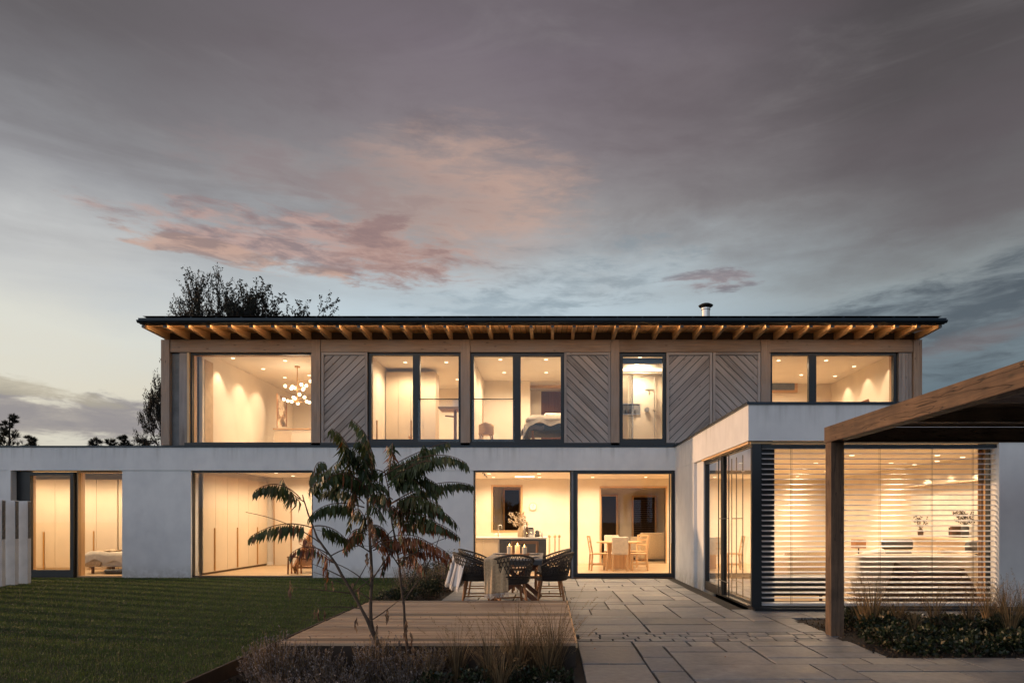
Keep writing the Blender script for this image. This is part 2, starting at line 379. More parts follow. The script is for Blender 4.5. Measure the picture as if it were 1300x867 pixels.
def make_world():
    w = bpy.data.worlds.new('World'); scene.world = w; w.use_nodes = True
    k = NT.__new__(NT); k.t = w.node_tree; k.b = None
    bg = k.t.nodes['Background']; bg.inputs[1].default_value = .1
    tc = k.n('ShaderNodeTexCoord'); nm = k.n('ShaderNodeVectorMath', operation='NORMALIZE'); k.l(tc.outputs['Generated'], nm.inputs[0])
    sp = k.n('ShaderNodeSeparateXYZ'); k.l(nm.outputs[0], sp.inputs[0]); x, y, z = sp.outputs
    el = k.math('ARCSINE', z); az = k.math('ARCTAN2', x, y)
    hyp = k.math('SQRT', k.math('ADD', k.math('MULTIPLY', x, x), k.math('MULTIPLY', y, y)))
    s = k.math('DIVIDE', x, k.math('MAXIMUM', hyp, .001))           # sin(azimuth): -1 west .. 1 east
    def noise(vec_scale, scale, detail=7, rough=.58, off=(0, 0, 0), dist=0):
        mp = k.n('ShaderNodeMapping'); mp.inputs['Scale'].default_value = vec_scale; mp.inputs['Location'].default_value = off
        k.l(nm.outputs[0], mp.inputs[0]); nz = k.n('ShaderNodeTexNoise'); nz.inputs['Scale'].default_value = scale
        nz.inputs['Detail'].default_value = detail; nz.inputs['Roughness'].default_value = rough; nz.inputs['Distortion'].default_value = dist
        k.l(mp.outputs[0], nz.inputs[0]); return nz.outputs['Fac']
    warp = noise((1.3, 1.3, 4), 2.4, 7, .6, (3, 1, 2))
    wel = k.math('ADD', el, k.math('MULTIPLY', k.math('SUBTRACT', warp, .5), .16))
    fac = k.math('DIVIDE', wel, .7)
    def rmp(st):
        return k.ramp(fac, [(max(0, e/.7), srgb(*c)) for e, c in st])
    left = rmp([(0, (150, 148, 150)), (.08, (196, 190, 180)), (.13, (226, 219, 200)), (.21, (224, 223, 212)), (.30, (203, 204, 203)), (.39, (158, 158, 161)), (.48, (120, 117, 120)), (.56, (100, 95, 97))])
    mid = rmp([(0, (150, 160, 168)), (.2, (188, 206, 216)), (.29, (196, 213, 222)), (.36, (184, 192, 196)), (.42, (157, 154, 155)), (.5, (137, 128, 132)), (.6, (122, 112, 119)), (.69, (106, 98, 103))])
    right = rmp([(0, (84, 98, 108)), (.15, (92, 108, 118)), (.24, (122, 135, 142)), (.30, (141, 148, 150)), (.37, (113, 110, 111)), (.45, (98, 92, 94)), (.54, (85, 79, 80)), (.66, (74, 69, 70))])
    sw = k.math('ADD', s, k.math('MULTIPLY', k.math('SUBTRACT', warp, .5), .25))
    def sst(v, a, b):
        mr = k.n('ShaderNodeMapRange', interpolation_type='SMOOTHSTEP'); mr.inputs[1].default_value = a; mr.inputs[2].default_value = b
        k.l(v, mr.inputs[0]); return mr.outputs[0]
    c = k.mix(sst(sw, -.62, -.16), left, mid); c = k.mix(sst(sw, -.05, .56), c, right)
    # broad streaky cloud deck high up
    hi = noise((1.2, 1.0, 5.5), 2.2, 8, .6, (9, 4, 1), .6)
    dk = k.math('MULTIPLY', sst(hi, .45, .68), sst(el, .22, .42))
    c = k.mix(k.math('MULTIPLY', dk, .30), c, srgb(96, 84, 88))
    lt = k.math('MULTIPLY', sst(hi, .47, .28), sst(el, .20, .36))
    c = k.mix(k.math('MULTIPLY', lt, .16), c, srgb(165, 160, 160))
    fine = noise((2, 2, 9), 5.5, 9, .64, (1, 7, 3), .3)
    def cloud(px, py, w, h, col, col2, k1=1.0, soft=(.0, .55), op=1.0, tilt=0.0, nz=None, nz2=None):
        """a cloud bank at a fixed compass bearing and height above the horizon"""
        a0 = math.atan((px-VX)/F); e0 = math.atan((VY-py)/math.hypot(F, px-VX))
        da = k.math('SUBTRACT', az, a0); de = k.math('SUBTRACT', el, e0)
        if tilt: de = k.math('SUBTRACT', de, k.math('MULTIPLY', da, tilt))
        q = k.math('ADD', k.math('POWER', k.math('ABSOLUTE', k.math('DIVIDE', da, w)), 2), k.math('POWER', k.math('ABSOLUTE', k.math('DIVIDE', de, h)), 2))
        v = k.math('ADD', k.math('SUBTRACT', 1.0, q), k.math('MULTIPLY', k.math('SUBTRACT', nz or fine, .5), 5.0*k1))
        m = k.math('MULTIPLY', sst(v, *soft), op)
        cc = k.mix(sst(nz2 or fine, .38, .62), col2, col)
        return m, cc
    f2 = noise((3, 3, 12), 6.5, 9, .62, (5, 2, 8), .4)
    for args in (
        dict(px=590, py=262, w=.22, h=.11, col=srgb(200, 166, 150), col2=srgb(184, 158, 148), k1=.35, soft=(0, 1.2), op=.8),
        dict(px=430, py=236, w=.24, h=.05, col=srgb(146, 131, 132), col2=srgb(160, 146, 144), k1=.8, soft=(0, 1.3), op=.65, tilt=-.05),
        dict(px=400, py=312, w=.27, h=.042, col=srgb(148, 126, 126), col2=srgb(194, 160, 150), k1=.75, soft=(0, .95), op=.88, tilt=-.02, nz2=f2),
        dict(px=500, py=322, w=.10, h=.045, col=srgb(150, 124, 122), col2=srgb(190, 154, 142), k1=.9, soft=(0, .9), op=.8),
        dict(px=300, py=327, w=.17, h=.014, col=srgb(160, 136, 130), col2=srgb(200, 166, 150), k1=.9, soft=(0, .8), op=.85, tilt=-.06, nz2=f2),
        dict(px=905, py=355, w=.085, h=.016, col=srgb(124, 116, 123), col2=srgb(152, 134, 136), k1=1.0, soft=(0, .8), op=.8),
        dict(px=740, py=342, w=.17, h=.05, col=srgb(138, 150, 158), col2=srgb(156, 168, 176), k1=1.3, soft=(0, 1.4), op=.6),
        dict(px=640, py=395, w=.13, h=.03, col=srgb(150, 166, 176), col2=srgb(165, 180, 188), k1=1.3, soft=(0, 1.4), op=.6),
        dict(px=1240, py=400, w=.34, h=.075, col=srgb(80, 88, 96), col2=srgb(96, 104, 111), k1=.6, soft=(0, 1.2), op=.92, tilt=.15),
        dict(px=1060, py=420, w=.22, h=.03, col=srgb(92, 102, 110), col2=srgb(110, 120, 127), k1=1.1, soft=(0, 1.3), op=.6),
        dict(px=1240, py=432, w=.12, h=.02, col=srgb(120, 112, 114), col2=srgb(132, 118, 118), k1=.8, soft=(0, 1.2), op=.6, tilt=.2),
        dict(px=60, py=528, w=.18, h=.036, col=srgb(146, 140, 143), col2=srgb(166, 158, 154), k1=.7, soft=(0, .8), op=.95),
        dict(px=30, py=492, w=.10, h=.012, col=srgb(176, 168, 150), col2=srgb(190, 180, 160), k1=.8, soft=(0, .8), op=.8, tilt=-.12),
    ):
        m, cc = cloud(**args); c = k.mix(m, c, cc)
    # below the horizon: dark land
    c = k.mix(sst(el, -.005, -.03), c, (.05, .05, .045))
    sky = k.n('ShaderNodeTexSky', sky_type='NISHITA'); sky.sun_disc = False
    sky.sun_elevation = SUN_EL; sky.sun_rotation = SUN_AZ
    k.l(nm.outputs[0], sky.inputs[0])
    # the open half of the sky behind the viewer is the brighter one at this hour
    gain = k.math('ADD', 10.0, k.math('MULTIPLY', sst(y, .25, -.45), 15.0))
    c = k.mix(sst(y, .1, -.4), c, k.mix(1.0, c, (.94, .98, 1.10), 'MULTIPLY')); gv = k.n('ShaderNodeVectorMath', operation='SCALE'); k.l(c, gv.inputs[0]); k.l(gain, gv.inputs[3]); c10 = gv.outputs[0]
    fin = k.mix(.05, c10, sky.outputs[0])
    k.l(fin, bg.inputs[0])
SUN_EL = math.radians(8.5); SUN_AZ = math.radians(-82)     # low in the west, behind the left end of the house
make_world()
sd = Vector((-math.cos(SUN_EL)*math.cos(math.radians(9)), math.cos(SUN_EL)*math.sin(math.radians(9)), math.sin(SUN_EL)))
sl = bpy.data.lights.new('sun', 'SUN'); sl.energy = 2.8; sl.color = (1, .60, .34); sl.angle = math.radians(.6)
so = bpy.data.objects.new('sun', sl); COL.objects.link(so); so.location = (-20, 5, 12)
so.rotation_euler = sd.to_track_quat('Z', 'Y').to_euler()

# ================================================================== GROUND
m = MB(); m.quad((-600, -600, -.35), (600, -600, -.35), (600, 600, -.35), (-600, 600, -.35)); struct(m.build('ground', M['earth']))
m = MB(); m.box(-30, -2.98, 2.5, 16.0, -.34, -.008); struct(m.build('lawn_ground', plain('turf_soil', (.014, .022, .006), .9, 0, .3, 4, .6)))
# soil beds
def soil(name, x0, x1, y0, y1, z):
    m = MB(); ph = R.random()*9
    m.grid(lambda u, v: (x0+(x1-x0)*u, y0+(y1-y0)*v, z+.03*math.sin(u*17+ph)*math.cos(v*13+ph)+.012*R.random()), 40, 30)
    return struct(m.build(name, M['soil'], smooth=True))
soil('soil_border', -2.94, .2, 3.0, 6.30, -.16)
soil('soil_side_border', -2.94, -2.52, 6.0, 11.0, -.14)
soil('soil_wall_border', -2.98, -1.82, 9.62, 15.85, -.03)
soil('soil_pergola_border', 3.22, 12, 6.52, 9.24, -.03)
m = MB(); m.box(-2.972, -2.945, 3.0, 9.9, -.3, .012); m.build('border_edging', M['corten'])
tag(bpy.data.objects['border_edging'], 'low dark rusty steel edging between the lawn and the planted border', 'edging')

# ------------------------------------------------------------------ paving: random-coursed slabs
def paving():
    m = MB(); U = .30; g = .024
    gx0, gy0, gx1, gy1 = -1.8, 3.3, 14.0, 15.86
    nx, ny = int((gx1-gx0)/U), int((gy1-gy0)/U)
    def ok(i, j):
        x0, y0 = gx0+i*U, gy0+j*U; x1, y1 = x0+U, y0+U
        if x0 < .22 and y0 < 9.60-.02: return False
        if y1 > 7.51 and y0 < 8.05 and x0 < 3.2: return False        # sett band
        if x1 > 2.96 and y1 > 10.24: return False
        if x0 > 3.05 and y0 > 6.35 and y1 < 9.35: return False
        return True
    used = [[not ok(i, j) for j in range(ny)] for i in range(nx)]
    sizes = [(3, 2)]*6+[(2, 2)]*4+[(2, 3)]*1+[(4, 2)]*3+[(2, 1)]*4+[(3, 1)]*3+[(3, 3)]*1
    rr = random.Random(4)
    for j in range(ny):
        for i in range(nx):
            if used[i][j]: continue
            for (w, h) in rr.sample(sizes, len(sizes))+[(1, 2), (2, 1), (1, 1)]:
                if i+w > nx or j+h > ny or any(used[a][b] for a in range(i, i+w) for b in range(j, j+h)): continue
                for a in range(i, i+w):
                    for b in range(j, j+h): used[a][b] = True
                x0, y0 = gx0+i*U, gy0+j*U
                e = lambda: rr.uniform(-.006, .006)
                m.box(x0+g/2+e(), x0+w*U-g/2+e(), y0+g/2+e(), y0+h*U-g/2+e(), -.06, rr.uniform(-.003, .003), rr.random())
                break
    for r_ in range(4):                                                    # band of small setts
        y0 = 7.505+r_*.149; x = .24+rr.random()*.1
        while x < 3.3:
            w = rr.uniform(.16, .32); m.box(x+.010, min(x+w, 3.34)-.010, y0+.009, y0+.140, -.06, rr.uniform(-.004, .003), rr.random()); x += w
    o = m.build('stone_paving', M['stone'], bevel=.004); struct(o)
    b = MB(); b.box(.21, 14, 3.2, 10.26, -.3, -.022); b.box(-1.81, 2.95, 9.55, 15.88, -.3, -.0225); struct(b.build('paving_bed', plain('joint_mortar', (.012, .010, .009), .9)))
paving()

# ================================================================== HOUSE
H = thing('house', 'two storey white rendered house with timber clad upper floor and lit windows at dusk', 'house', (0, 15.9, 0))
YF = 15.9
def part(name, mat, build, parent=None, **kw):
    m = MB(); build(m); return m.build(name, M[mat] if isinstance(mat, str) else mat, parent or H, **kw)
fx = lambda px: X(px, YF)
fz = lambda py: Z(py, YF)
# ground floor front wall pieces
for (a, b) in ((-14.6, fx(15)), (fx(155), fx(242.5)), (fx(397), fx(601)), ):
    part('wall', 'render', lambda m: m.box(a, b, YF, YF+.32, -.2, 2.495))
part('wall', 'render', lambda m: (m.box(fx(725.5), fx(728), YF+.12, YF+.3, -.2, 2.495)))
# parapet band over the ground floor, and the roof terrace behind it
part('parapet', 'render', lambda m: (m.box(-14.6, 2.935, YF-.022, YF+.34, 2.495, 3.03)))
part('parapet_cap', 'gutter', lambda m: m.box(-14.6, 2.92, YF-.05, YF+.12, 3.03, 3.065))
part('flat_roof', 'dark', lambda m: m.box(-14.6, -9.0, YF+.14, 22, 2.8, 2.98))
# wing
part('wall', 'render', lambda m: m.box(2.935, 3.235, 13.86, YF+.32, -.2, 2.498))
part('wall', 'render', lambda m: m.box(3.0, 3.235, 13.25, 13.858, -.2, 2.498))
part('wall', 'render', lambda m: m.box(X(1268.5, 10.1), 14, 10.1, 10.4, .05, 2.496))
part('plinth', 'dark', lambda m: m.box(3.03, 14, 10.13, 10.38, -.1, .048))
part('parapet', 'render', lambda m: (m.box(2.9352, 14, 10.05, 10.09, 2.5, 3.03), m.box(2.9352, 3.235, 10.09, YF-.024, 2.5, 3.03), m.box(3.235, 14, 10.09, 10.12, 2.6, 3.03)))
part('parapet_cap', 'gutter', lambda m: (m.box(2.905, 14, 10.02, 10.14, 3.03, 3.066), m.box(2.905, 3.02, 10.14, YF-.05, 3.03, 3.0655)))
part('soffit_trim', 'rafter', lambda m: (m.box(2.99, 14, 10.12, 10.16, 2.462, 2.499), m.box(2.96, 3.0, 10.16, 13.24, 2.465, 2.499)))
part('flat_roof', 'dark', lambda m: m.box(3.24, 14, 10.13, 15.88, 2.86, 2.97), m.box(-14.6, 14, 22.72, 24.44, 2.8, 2.98))
# upper storey: carcass, timber frame
ZB, ZT, ZW = 3.066, 5.235, 5.52      # sill line, window head, top of beam
solid = ((-8.98, fx(238)), (fx(396.5), fx(468)), (fx(585), fx(597)), (fx(716), fx(787)), (fx(845.5), fx(977)), (fx(1137), 8.63))
for a, b in solid: part('upper_wall', 'dark', lambda m: m.box(a, b, YF+.10, YF+.30, 3.03, 5.5))
for a, b in ((-8.985, -8.80), (8.45, 8.635)): part('upper_side_wall', 'larch', lambda m: m.box(a, b, YF+.16, 22.4, 3.0, 5.52))
part('rear_wall', 'render', lambda m: m.box(-9, 8.64, 22.42, 22.7, 3.0, 6.3)); part('rear_wall', 'render', lambda m: m.box(-14.6, 14, 24.45, 24.72, -.2, 2.999))
for q in ((-14.9, -14.602, YF), (14.002, 14.3, 10.1)): part('end_wall', 'render', lambda m: m.box(q[0], q[1], q[2], 24.4, -.2, 3.0))
part('sill_flashing', 'steel', lambda m: (m.box(fx(236), fx(857), YF-.07, YF+.08, 3.068, 3.13), m.box(fx(857.5), 8.2, YF-.07, YF+.08, 3.068, 3.13)))
part('top_beam', 'larch', lambda m: [m.box(a, b, YF-.05, YF+.16, ZT, ZW) for a, b in ((fx(217.5), fx(396)), (fx(408), fx(585)), (fx(597.3), fx(775)), (fx(786.3), fx(964.8)), (fx(977.3), fx(1157.5)))])
posts = ((206.5, 217), (396.3, 407.7), (585.3, 597), (775.3, 786), (965.1, 977), (1158, 1168.6))
for a, b in posts:
    part('timber_post', 'larch', lambda m: m.box(fx(a), fx(b), YF-.07, YF+.155, 3.075, ZW-.003))
# end bays: recessed grey strip + vertical boards
part('cladding_board', plain('grey_fibre_strip', (.15, .155, .155), .7, 0, .2, 5, .3), lambda m: m.box(fx(217.4), fx(227.5), YF+.04, YF+.1, 3.08, ZT-.004))
part('cladding_board', 'shutter', lambda m: (m.box(fx(227.8), fx(237.5), YF-.01, YF+.1, 3.08, ZT-.004)))
part('cladding_board', 'shutter', lambda m: [m.box(fx(1141+i*4.2), fx(1144.8+i*4.2), YF-.01, YF+.1, 3.08, ZT-.004) for i in range(4)])
# chevron shutters
def shutter(px0, px1, slope):
    x0, x1, z0, z1 = fx(px0), fx(px1), 3.09, ZT-.012
    fr = MB(); w = .055
    fr.box(x0, x0+w, YF-.06, YF+.03, z0, z1); fr.box(x1-w, x1, YF-.06, YF+.03, z0, z1)
    fr.box(x0+w, x1-w, YF-.058, YF+.03, z0, z0+w); fr.box(x0+w, x1-w, YF-.058, YF+.03, z1-w, z1)
    f = fr.build('shutter', M['shutter'], H)
    m = MB(); a0, a1, b0, b1 = x0+w, x1-w, z0+w, z1-w; s = slope; bw = .136
    step = bw*math.sqrt(2)
    c = -4.0
    def clip(poly, ax, val, keep_gt):
        out = []
        for i in range(len(poly)):
            p, q = poly[i], poly[(i+1) % len(poly)]
            ip = (p[ax] >= val) == keep_gt; iq = (q[ax] >= val) == keep_gt
            if ip: out.append(p)
            if ip != iq:
                t = (val-p[ax])/(q[ax]-p[ax]); out.append((p[0]+t*(q[0]-p[0]), p[1]+t*(q[1]-p[1])))
        return out
    off = R.uniform(0, step)
    for i in range(-50, 75):
        lo = i*step+off; hi = lo+step-.024
        # band between lines z - s*x = lo .. hi (relative)
        xa, xb = a0-1, a1+1
        poly = [(xa, b0-3+lo+s*(xa-a0)), (xb, b0-3+lo+s*(xb-a0)), (xb, b0-3+hi+s*(xb-a0)), (xa, b0-3+hi+s*(xa-a0))]
        for ax, v, g in ((0, a0, True), (0, a1, False), (1, b0, True), (1, b1, False)):
            poly = clip(poly, ax, v, g)
            if len(poly) < 3: break
        if len(poly) < 3: continue
        n = len(m.v); t = R.random(); ou, ov = R.random()*30, R.random()*30; q = .7071
        y = YF-.022
        for (px_, pz) in poly: m.v.append((px_, y, pz))
        for (px_, pz) in poly: m.v.append((px_, y+.03, pz))
        K = len(poly)
        uv = lambda p: ((p[0]*q+s*p[1]*q)+ou, (-s*p[0]*q+p[1]*q)+ov)
        m.face([n+i_ for i_ in range(K)], [uv(p) for p in poly], t)
        for i_ in range(K):
            j_ = (i_+1) % K; m.face([n+j_, n+i_, n+K+i_, n+K+j_], None, t)
    m.build('boards', M['shutter'], f)
    b = MB(); b.box(a0, a1, YF+.012, YF+.02, b0, b1); b.build('backing', M['dark'], f)
shutter(408.8, 467, 1); shutter(716.3, 774.8, -1); shutter(845.8, 903.6, 1); shutter(904.6, 964.4, -1)

# windows
def window(x0, x1, z0, z1, Y, fw=.06, mull=(), mat='steel', depth=.1, name='window', rail=None, lining='oak', bot=None):
    fr = MB(); bot = bot or fw
    if fw:
        fr.box(x0, x0+fw, Y, Y+depth, z0, z1); fr.box(x1-fw, x1, Y, Y+depth, z0, z1)
        fr.box(x0+fw, x1-fw, Y+.002, Y+depth, z0, z0+bot); fr.box(x0+fw, x1-fw, Y+.002, Y+depth, z1-fw, z1)
    for (a, b) in mull: fr.box(a, b, Y-.004, Y+depth, z0+bot, z1-fw)
    f = fr.build(name, M[mat], H)
    g = MB(); xs = [x0+fw]+[q for ab in mull for q in ab]+[x1-fw]
    for i in range(0, len(xs), 2):
        g.quad((xs[i], Y+depth*.55, z0+bot), (xs[i+1], Y+depth*.55, z0+bot), (xs[i+1], Y+depth*.55, z1-fw), (xs[i], Y+depth*.55, z1-fw))
    g.build('glass', M['glass'], f)
    if lining:
        l = MB(); w = .03; ya, yb = Y+depth+.002, Y+depth+.14
        l.box(x0, x0+w, ya, yb, z0, z1); l.box(x1-w, x1, ya, yb, z0, z1); l.box(x0+w, x1-w, ya, yb, z1-w, z1); l.box(x0+w, x1-w, ya, yb, z0, z0+w)
        l.build('lining', M[lining], f)
    if rail:
        r = MB(); a, b = rail; zr = fz(507)
        r.tube([(a, Y-.05, zr), (b, Y-.05, zr)], .012, 8)
        r.build('handrail', M['steel'], f)
        for q in (a+.01, b-.01): r = MB(); r.box(q-.012, q+.012, Y-.06, Y, zr-.02, zr+.01); r.build('bracket', M['steel'], f)
        gg = MB(); gg.quad((a, Y-.045, z0+.03), (b, Y-.045, z0+.03), (b, Y-.045, zr), (a, Y-.045, zr)); gg.build('guard_glass', M['glass'], f)
    return f
ZH = ZT-.006
window(fx(241), fx(396.2), 3.132, ZH, YF+.03, .035, lining='oak', bot=.02)
part('window_reveal', 'rafter', lambda m: (m.box(fx(238), fx(240.8), YF-.02, YF+.1, 3.134, ZT-.003),))
window(fx(468.5), fx(585), 3.132, ZH, YF+.01, .055, ((fx(524), fx(533)),), rail=(fx(531), fx(583)), bot=.09)
window(fx(597.4), fx(716), 3.132, ZH, YF+.01, .075, ((fx(651), fx(661)),), rail=(fx(600), fx(653)), bot=.09)
window(fx(787), fx(845.2), 3.132, ZH, YF+.01, .07, bot=.1)
window(fx(977.5), fx(1137.5), 3.132, ZH, YF+.01, .055, ((fx(1027), fx(1036.5)),), bot=.09)
# ground floor windows
ZG = 2.49
window(fx(30), fx(92), .0, ZG-.03, YF+.10, .075, (), name='sliding_door', bot=.17)
part('door_jamb', 'steel', lambda m: (m.box(fx(16), fx(29.6), YF+.12, YF+.3, -.02, ZG),))
part('door_jamb', 'steel', lambda m: (m.box(fx(88), fx(92.2), YF+.02, YF+.098, .0, ZG-.032),))
part('post', 'render', lambda m: (m.box(fx(10), fx(15.9), YF-.06, YF-.001, -.02, ZG),))
window(fx(93), fx(155), .0, ZG-.01, YF+.12, .03, (), lining='rafter', mat='oak')
window(fx(241), fx(397.2), .0, ZG, YF+.06, .045, (), bot=.03, lining=None)
window(fx(601), fx(725.4), .0, ZG, YF+.04, .03, (), bot=.03)
fd = window(fx(728.2), 2.93, .0, ZG, YF+.0, .075, (), name='sliding_door', bot=.10, depth=.14)
for q in ((731.5, 733.5), (849, 850.5)): m = MB(); m.box(fx(q[0]), fx(q[1]), YF-.012, YF-.002, .08, 2.41); m.build('track', M['dark'], fd)
m = MB(); m.box(fx(850.9), fx(852.0), YF-.04, YF-.003, .80, 1.05); m.build('handle', M['chrome'], fd)
# wing side glazing (plane X = 2.98), Y from 13.25 to 10.15
def side_pane(y0, y1, z0, z1, fw, name, mat='steel', xp=3.0, bot=None, thin=False):
    bot = bot or fw; fr = MB()
    fr.box(xp, xp+(.02 if thin else .09), y0, y0+fw, z0, z1); fr.box(xp, xp+(.02 if thin else .09), y1-fw, y1, z0, z1)
    fr.box(xp+.002, xp+.09, y0+fw, y1-fw, z0, z0+bot); fr.box(xp+.002, xp+.09, y0+fw, y1-fw, z1-fw, z1)
    f = fr.build(name, M[mat], H)
    g = MB(); g.quad((xp+.04, y0+fw, z0+bot), (xp+.04, y1-fw, z0+bot), (xp+.04, y1-fw, z1-fw), (xp+.04, y0+fw, z1-fw)); g.build('glass', M['glass'], f)
    return f
side_pane(11.96, 13.24, .0, 2.46, .05, 'sliding_door', xp=3.02, bot=.16, thin=False)
sdp = side_pane(10.165, 11.94, .0, 2.46, .018, 'sliding_door', xp=3.03, bot=.03, thin=True)
for yy in (11.90, 11.60, 11.22):
    m = MB(); m.tube([(2.955, yy, .06), (2.955, yy, 2.40)], .0095, 8); m.build('pull_bar', M['steel'], sdp)
for zz in (.30, 1.36):
    m = MB(); m.tube([(2.955, 11.90, zz), (2.955, 11.22, zz)], .009, 6); m.build('cross_bar', M['steel'], sdp)
part('corner_post', 'steel', lambda m: m.box(3.0, 3.14, 10.10, 10.16, .05, 2.46))
# wing front window behind the blind
wx0, wx1 = 3.145, X(1266, 10.2)
window(wx0, wx1, .05, 2.46, 10.30, .05, ((3.32, 3.40),), name='window', bot=.05)
part('window_post', 'steel', lambda m: (m.box(3.145, 3.36, 10.27, 10.298, .05, 2.46)))
part('threshold', 'steel', lambda m: (m.box(3.02, 14, 10.0, 10.128, -.03, .03)))

# ------------------------------------------------------------------ roof
ya, yb = 14.86, 22.9
zf = 5.66
RS = .105     # roof rises to the rear
part('roof', 'gutter', lambda m: (
    m.obox(Matrix.Translation((-.145, (ya+yb)/2, zf+.055+RS*(yb-ya)/2)) @ Matrix.Rotation(math.atan(RS), 4, 'X'), 17.60, (yb-ya)*math.sqrt(1+RS*RS), .035),
    [m.obox(Matrix.Translation((-8.90+i*.5475, (ya+yb)/2, zf+.087+RS*(yb-ya)/2)) @ Matrix.Rotation(math.atan(RS), 4, 'X'), .022, (yb-ya)*math.sqrt(1+RS*RS)-.03, .03) for i in range(1, 32)]))
def gutter(m):
    n = 10; pr = [(ya-.02+.055*math.cos(PI+PI*i/n)-.03, 5.665+.06*math.sin(PI+PI*i/n)) for i in range(n+1)]
    b = len(m.v)
    for xx in (-8.925, 8.625):
        for (y, z) in pr: m.v.append((xx, y, z))
    for i in range(n): m.face((b+i, b+i+1, b+n+1+i+1, b+n+1+i))
    m.box(-8.925, 8.625, ya+.002, ya+.016, 5.61, 5.70)
part('gutter', 'gutter', gutter)
part('added_eaves_housing', 'steel', lambda m: m.box(-8.83, 8.5, 14.952, 14.968, 5.60, 5.617))  # unseen strip lamp and housing, added to warm rafters and soffit
ll = bpy.data.lights.new('added_eaves_fill', 'AREA'); ll.shape = 'RECTANGLE'; ll.size = 17.2; ll.size_y = .012; ll.energy = 33; ll.color = (1, .64, .34)
lo = bpy.data.objects.new('added_eaves_fill', ll); COL.objects.link(lo); lo.location = (-.17, 14.972, 5.60); lo.rotation_euler = Vector((0, -1, .22)).to_track_quat('Z', 'Y').to_euler()
part('fascia_board', 'gutter', lambda m: m.box(-8.92, 8.62, ya+.02, ya+.05, 5.602, zf+.035))
# verge boards at the ends
for xx in (-8.935, 8.64): part('verge_trim', 'gutter', lambda m: m.obox(Matrix.Translation((xx, (ya+.03+yb)/2, zf+.02+RS*(yb-ya)/2)) @ Matrix.Rotation(math.atan(RS), 4, 'X'), .03, (yb-ya)*math.sqrt(1+RS*RS)-.1, .07))
# soffit boards: run front to back
def soffit(m):
    x = -8.91
    while x < 8.5:
        w = .118; y0, y1 = 14.92, 16.15
        m.obox(Matrix.Translation((x+w/2, (y0+y1)/2, 5.622+RS*.6)) @ Matrix.Rotation(math.atan(RS), 4, 'X'), w-.012, (y1-y0)*1.005, .018); x += w
part('soffit', 'soffit', soffit)
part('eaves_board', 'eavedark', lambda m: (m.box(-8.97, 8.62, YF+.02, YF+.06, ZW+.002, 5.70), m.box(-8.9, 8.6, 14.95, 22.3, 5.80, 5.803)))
rafx = [-8.875+i*(8.56+8.875)/37 for i in range(38)]
for rx in rafx:
    def rb(m):
        w = .035; y0, y1 = 14.945, 16.1
        prof = [(y0, 5.545), (y1, 5.523), (y1, 5.72), (y0, 5.612)]
        n = len(m.v); t = R.random(); ou = R.random()*30
        for xx in (rx-w, rx+w):
            for (y, z) in prof: m.v.append((xx, y, z))
        for q in ((0,1,2,3), (7,6,5,4), (4,5,1,0), (5,6,2,1), (6,7,3,2), (7,4,0,3)):
            m.face([n+i for i in q], [(m.v[n+i][1]+ou, m.v[n+i][2]+m.v[n+i][0]) for i in q], t)
    rf = part('rafter', 'rafter', rb)
    e = MB(); e.box(rx-.036, rx+.036, 14.93, 14.943, 5.545, 5.60); e.build('end_plate', M['zinc'], rf)
def flue(m):
    fxx, fy = X(896, 17.3), 17.3
    m.lathe([(.10, 5.6), (.10, Z(394, 17.3)), (.115, Z(393.5, 17.3)), (.115, Z(391.5, 17.3)), (.09, Z(391, 17.3))], (fxx, fy, 0), 20)
fl = part('flue', 'chrome', flue, smooth=False)
m = MB(); m.lathe([(.04, Z(391, 17.3)), (.05, Z(390, 17.3)), (.17, Z(389.2, 17.3)), (.185, Z(388, 17.3)), (.12, Z(386.2, 17.3)), (.02, Z(385.4, 17.3))], (X(896, 17.3), 17.3, 0), 24); m.build('cowl', M['dark'], fl)

# ------------------------------------------------------------------ rooms
def room(x0, x1, y0, y1, z0, z1, left=True, right=True, back=True, wallmat='iwall'):
    t = .08
    part('room_floor', 'ifloor', lambda m: [m.box(x0, x1, y0+i*.18, min(y0+i*.18+.178, y1), z0-.06, z0) for i in range(int((y1-y0)/.18)+1) if y0+i*.18+.01 < y1])
    part('room_ceiling', 'iceil', lambda m: m.box(x0-t, x1+t, y0, y1+t, z1, z1+.06))
    if left: part('room_wall', wallmat, lambda m: m.box(x0-t, x0, y0, y1, z0, z1-.002))
    if right: part('room_wall', wallmat, lambda m: m.box(x1, x1+t, y0, y1, z0, z1-.002))
    if back: part('room_wall', wallmat, lambda m: m.box(x0-t, x1+t, y1, y1+t, z0, z1-.003))
    part('skirting', 'iceil', lambda m: ([m.box(x0+.015, x1-.015, y1-.016, y1-.002, z0+.001, z0+.09)] if back else []) + ([m.box(x0+.002, x0+.015, y0, y1, z0+.001, z0+.09)] if left else [m.box(x0+.3, x0+.31, y0+.001, y0+.01, z0+.001, z0+.003)]))
LW = (1, .755, .50); LG = 2.1
def downlight(x, y, z, e, size=.05, ang=150, aim=None, blend=1.0, vis=True, col=LW):
    if vis:
        m = MB(); m.lathe([(.045, -.004), (.045, -.012), (.03, -.013)], (x, y, z), 14); m.build('downlight', M['lamp'], H)
    l = bpy.data.lights.new('ceiling_spot', 'SPOT'); l.energy = e*LG; l.color = col; l.spot_size = math.radians(ang); l.spot_blend = blend; l.shadow_soft_size = size
    o = bpy.data.objects.new('ceiling_spot', l); COL.objects.link(o); o.location = (x, y, z-.05)
    if aim: o.rotation_euler = (Vector(aim)-o.location).to_track_quat('-Z', 'Y').to_euler()
YI = 16.25
CU = 5.37
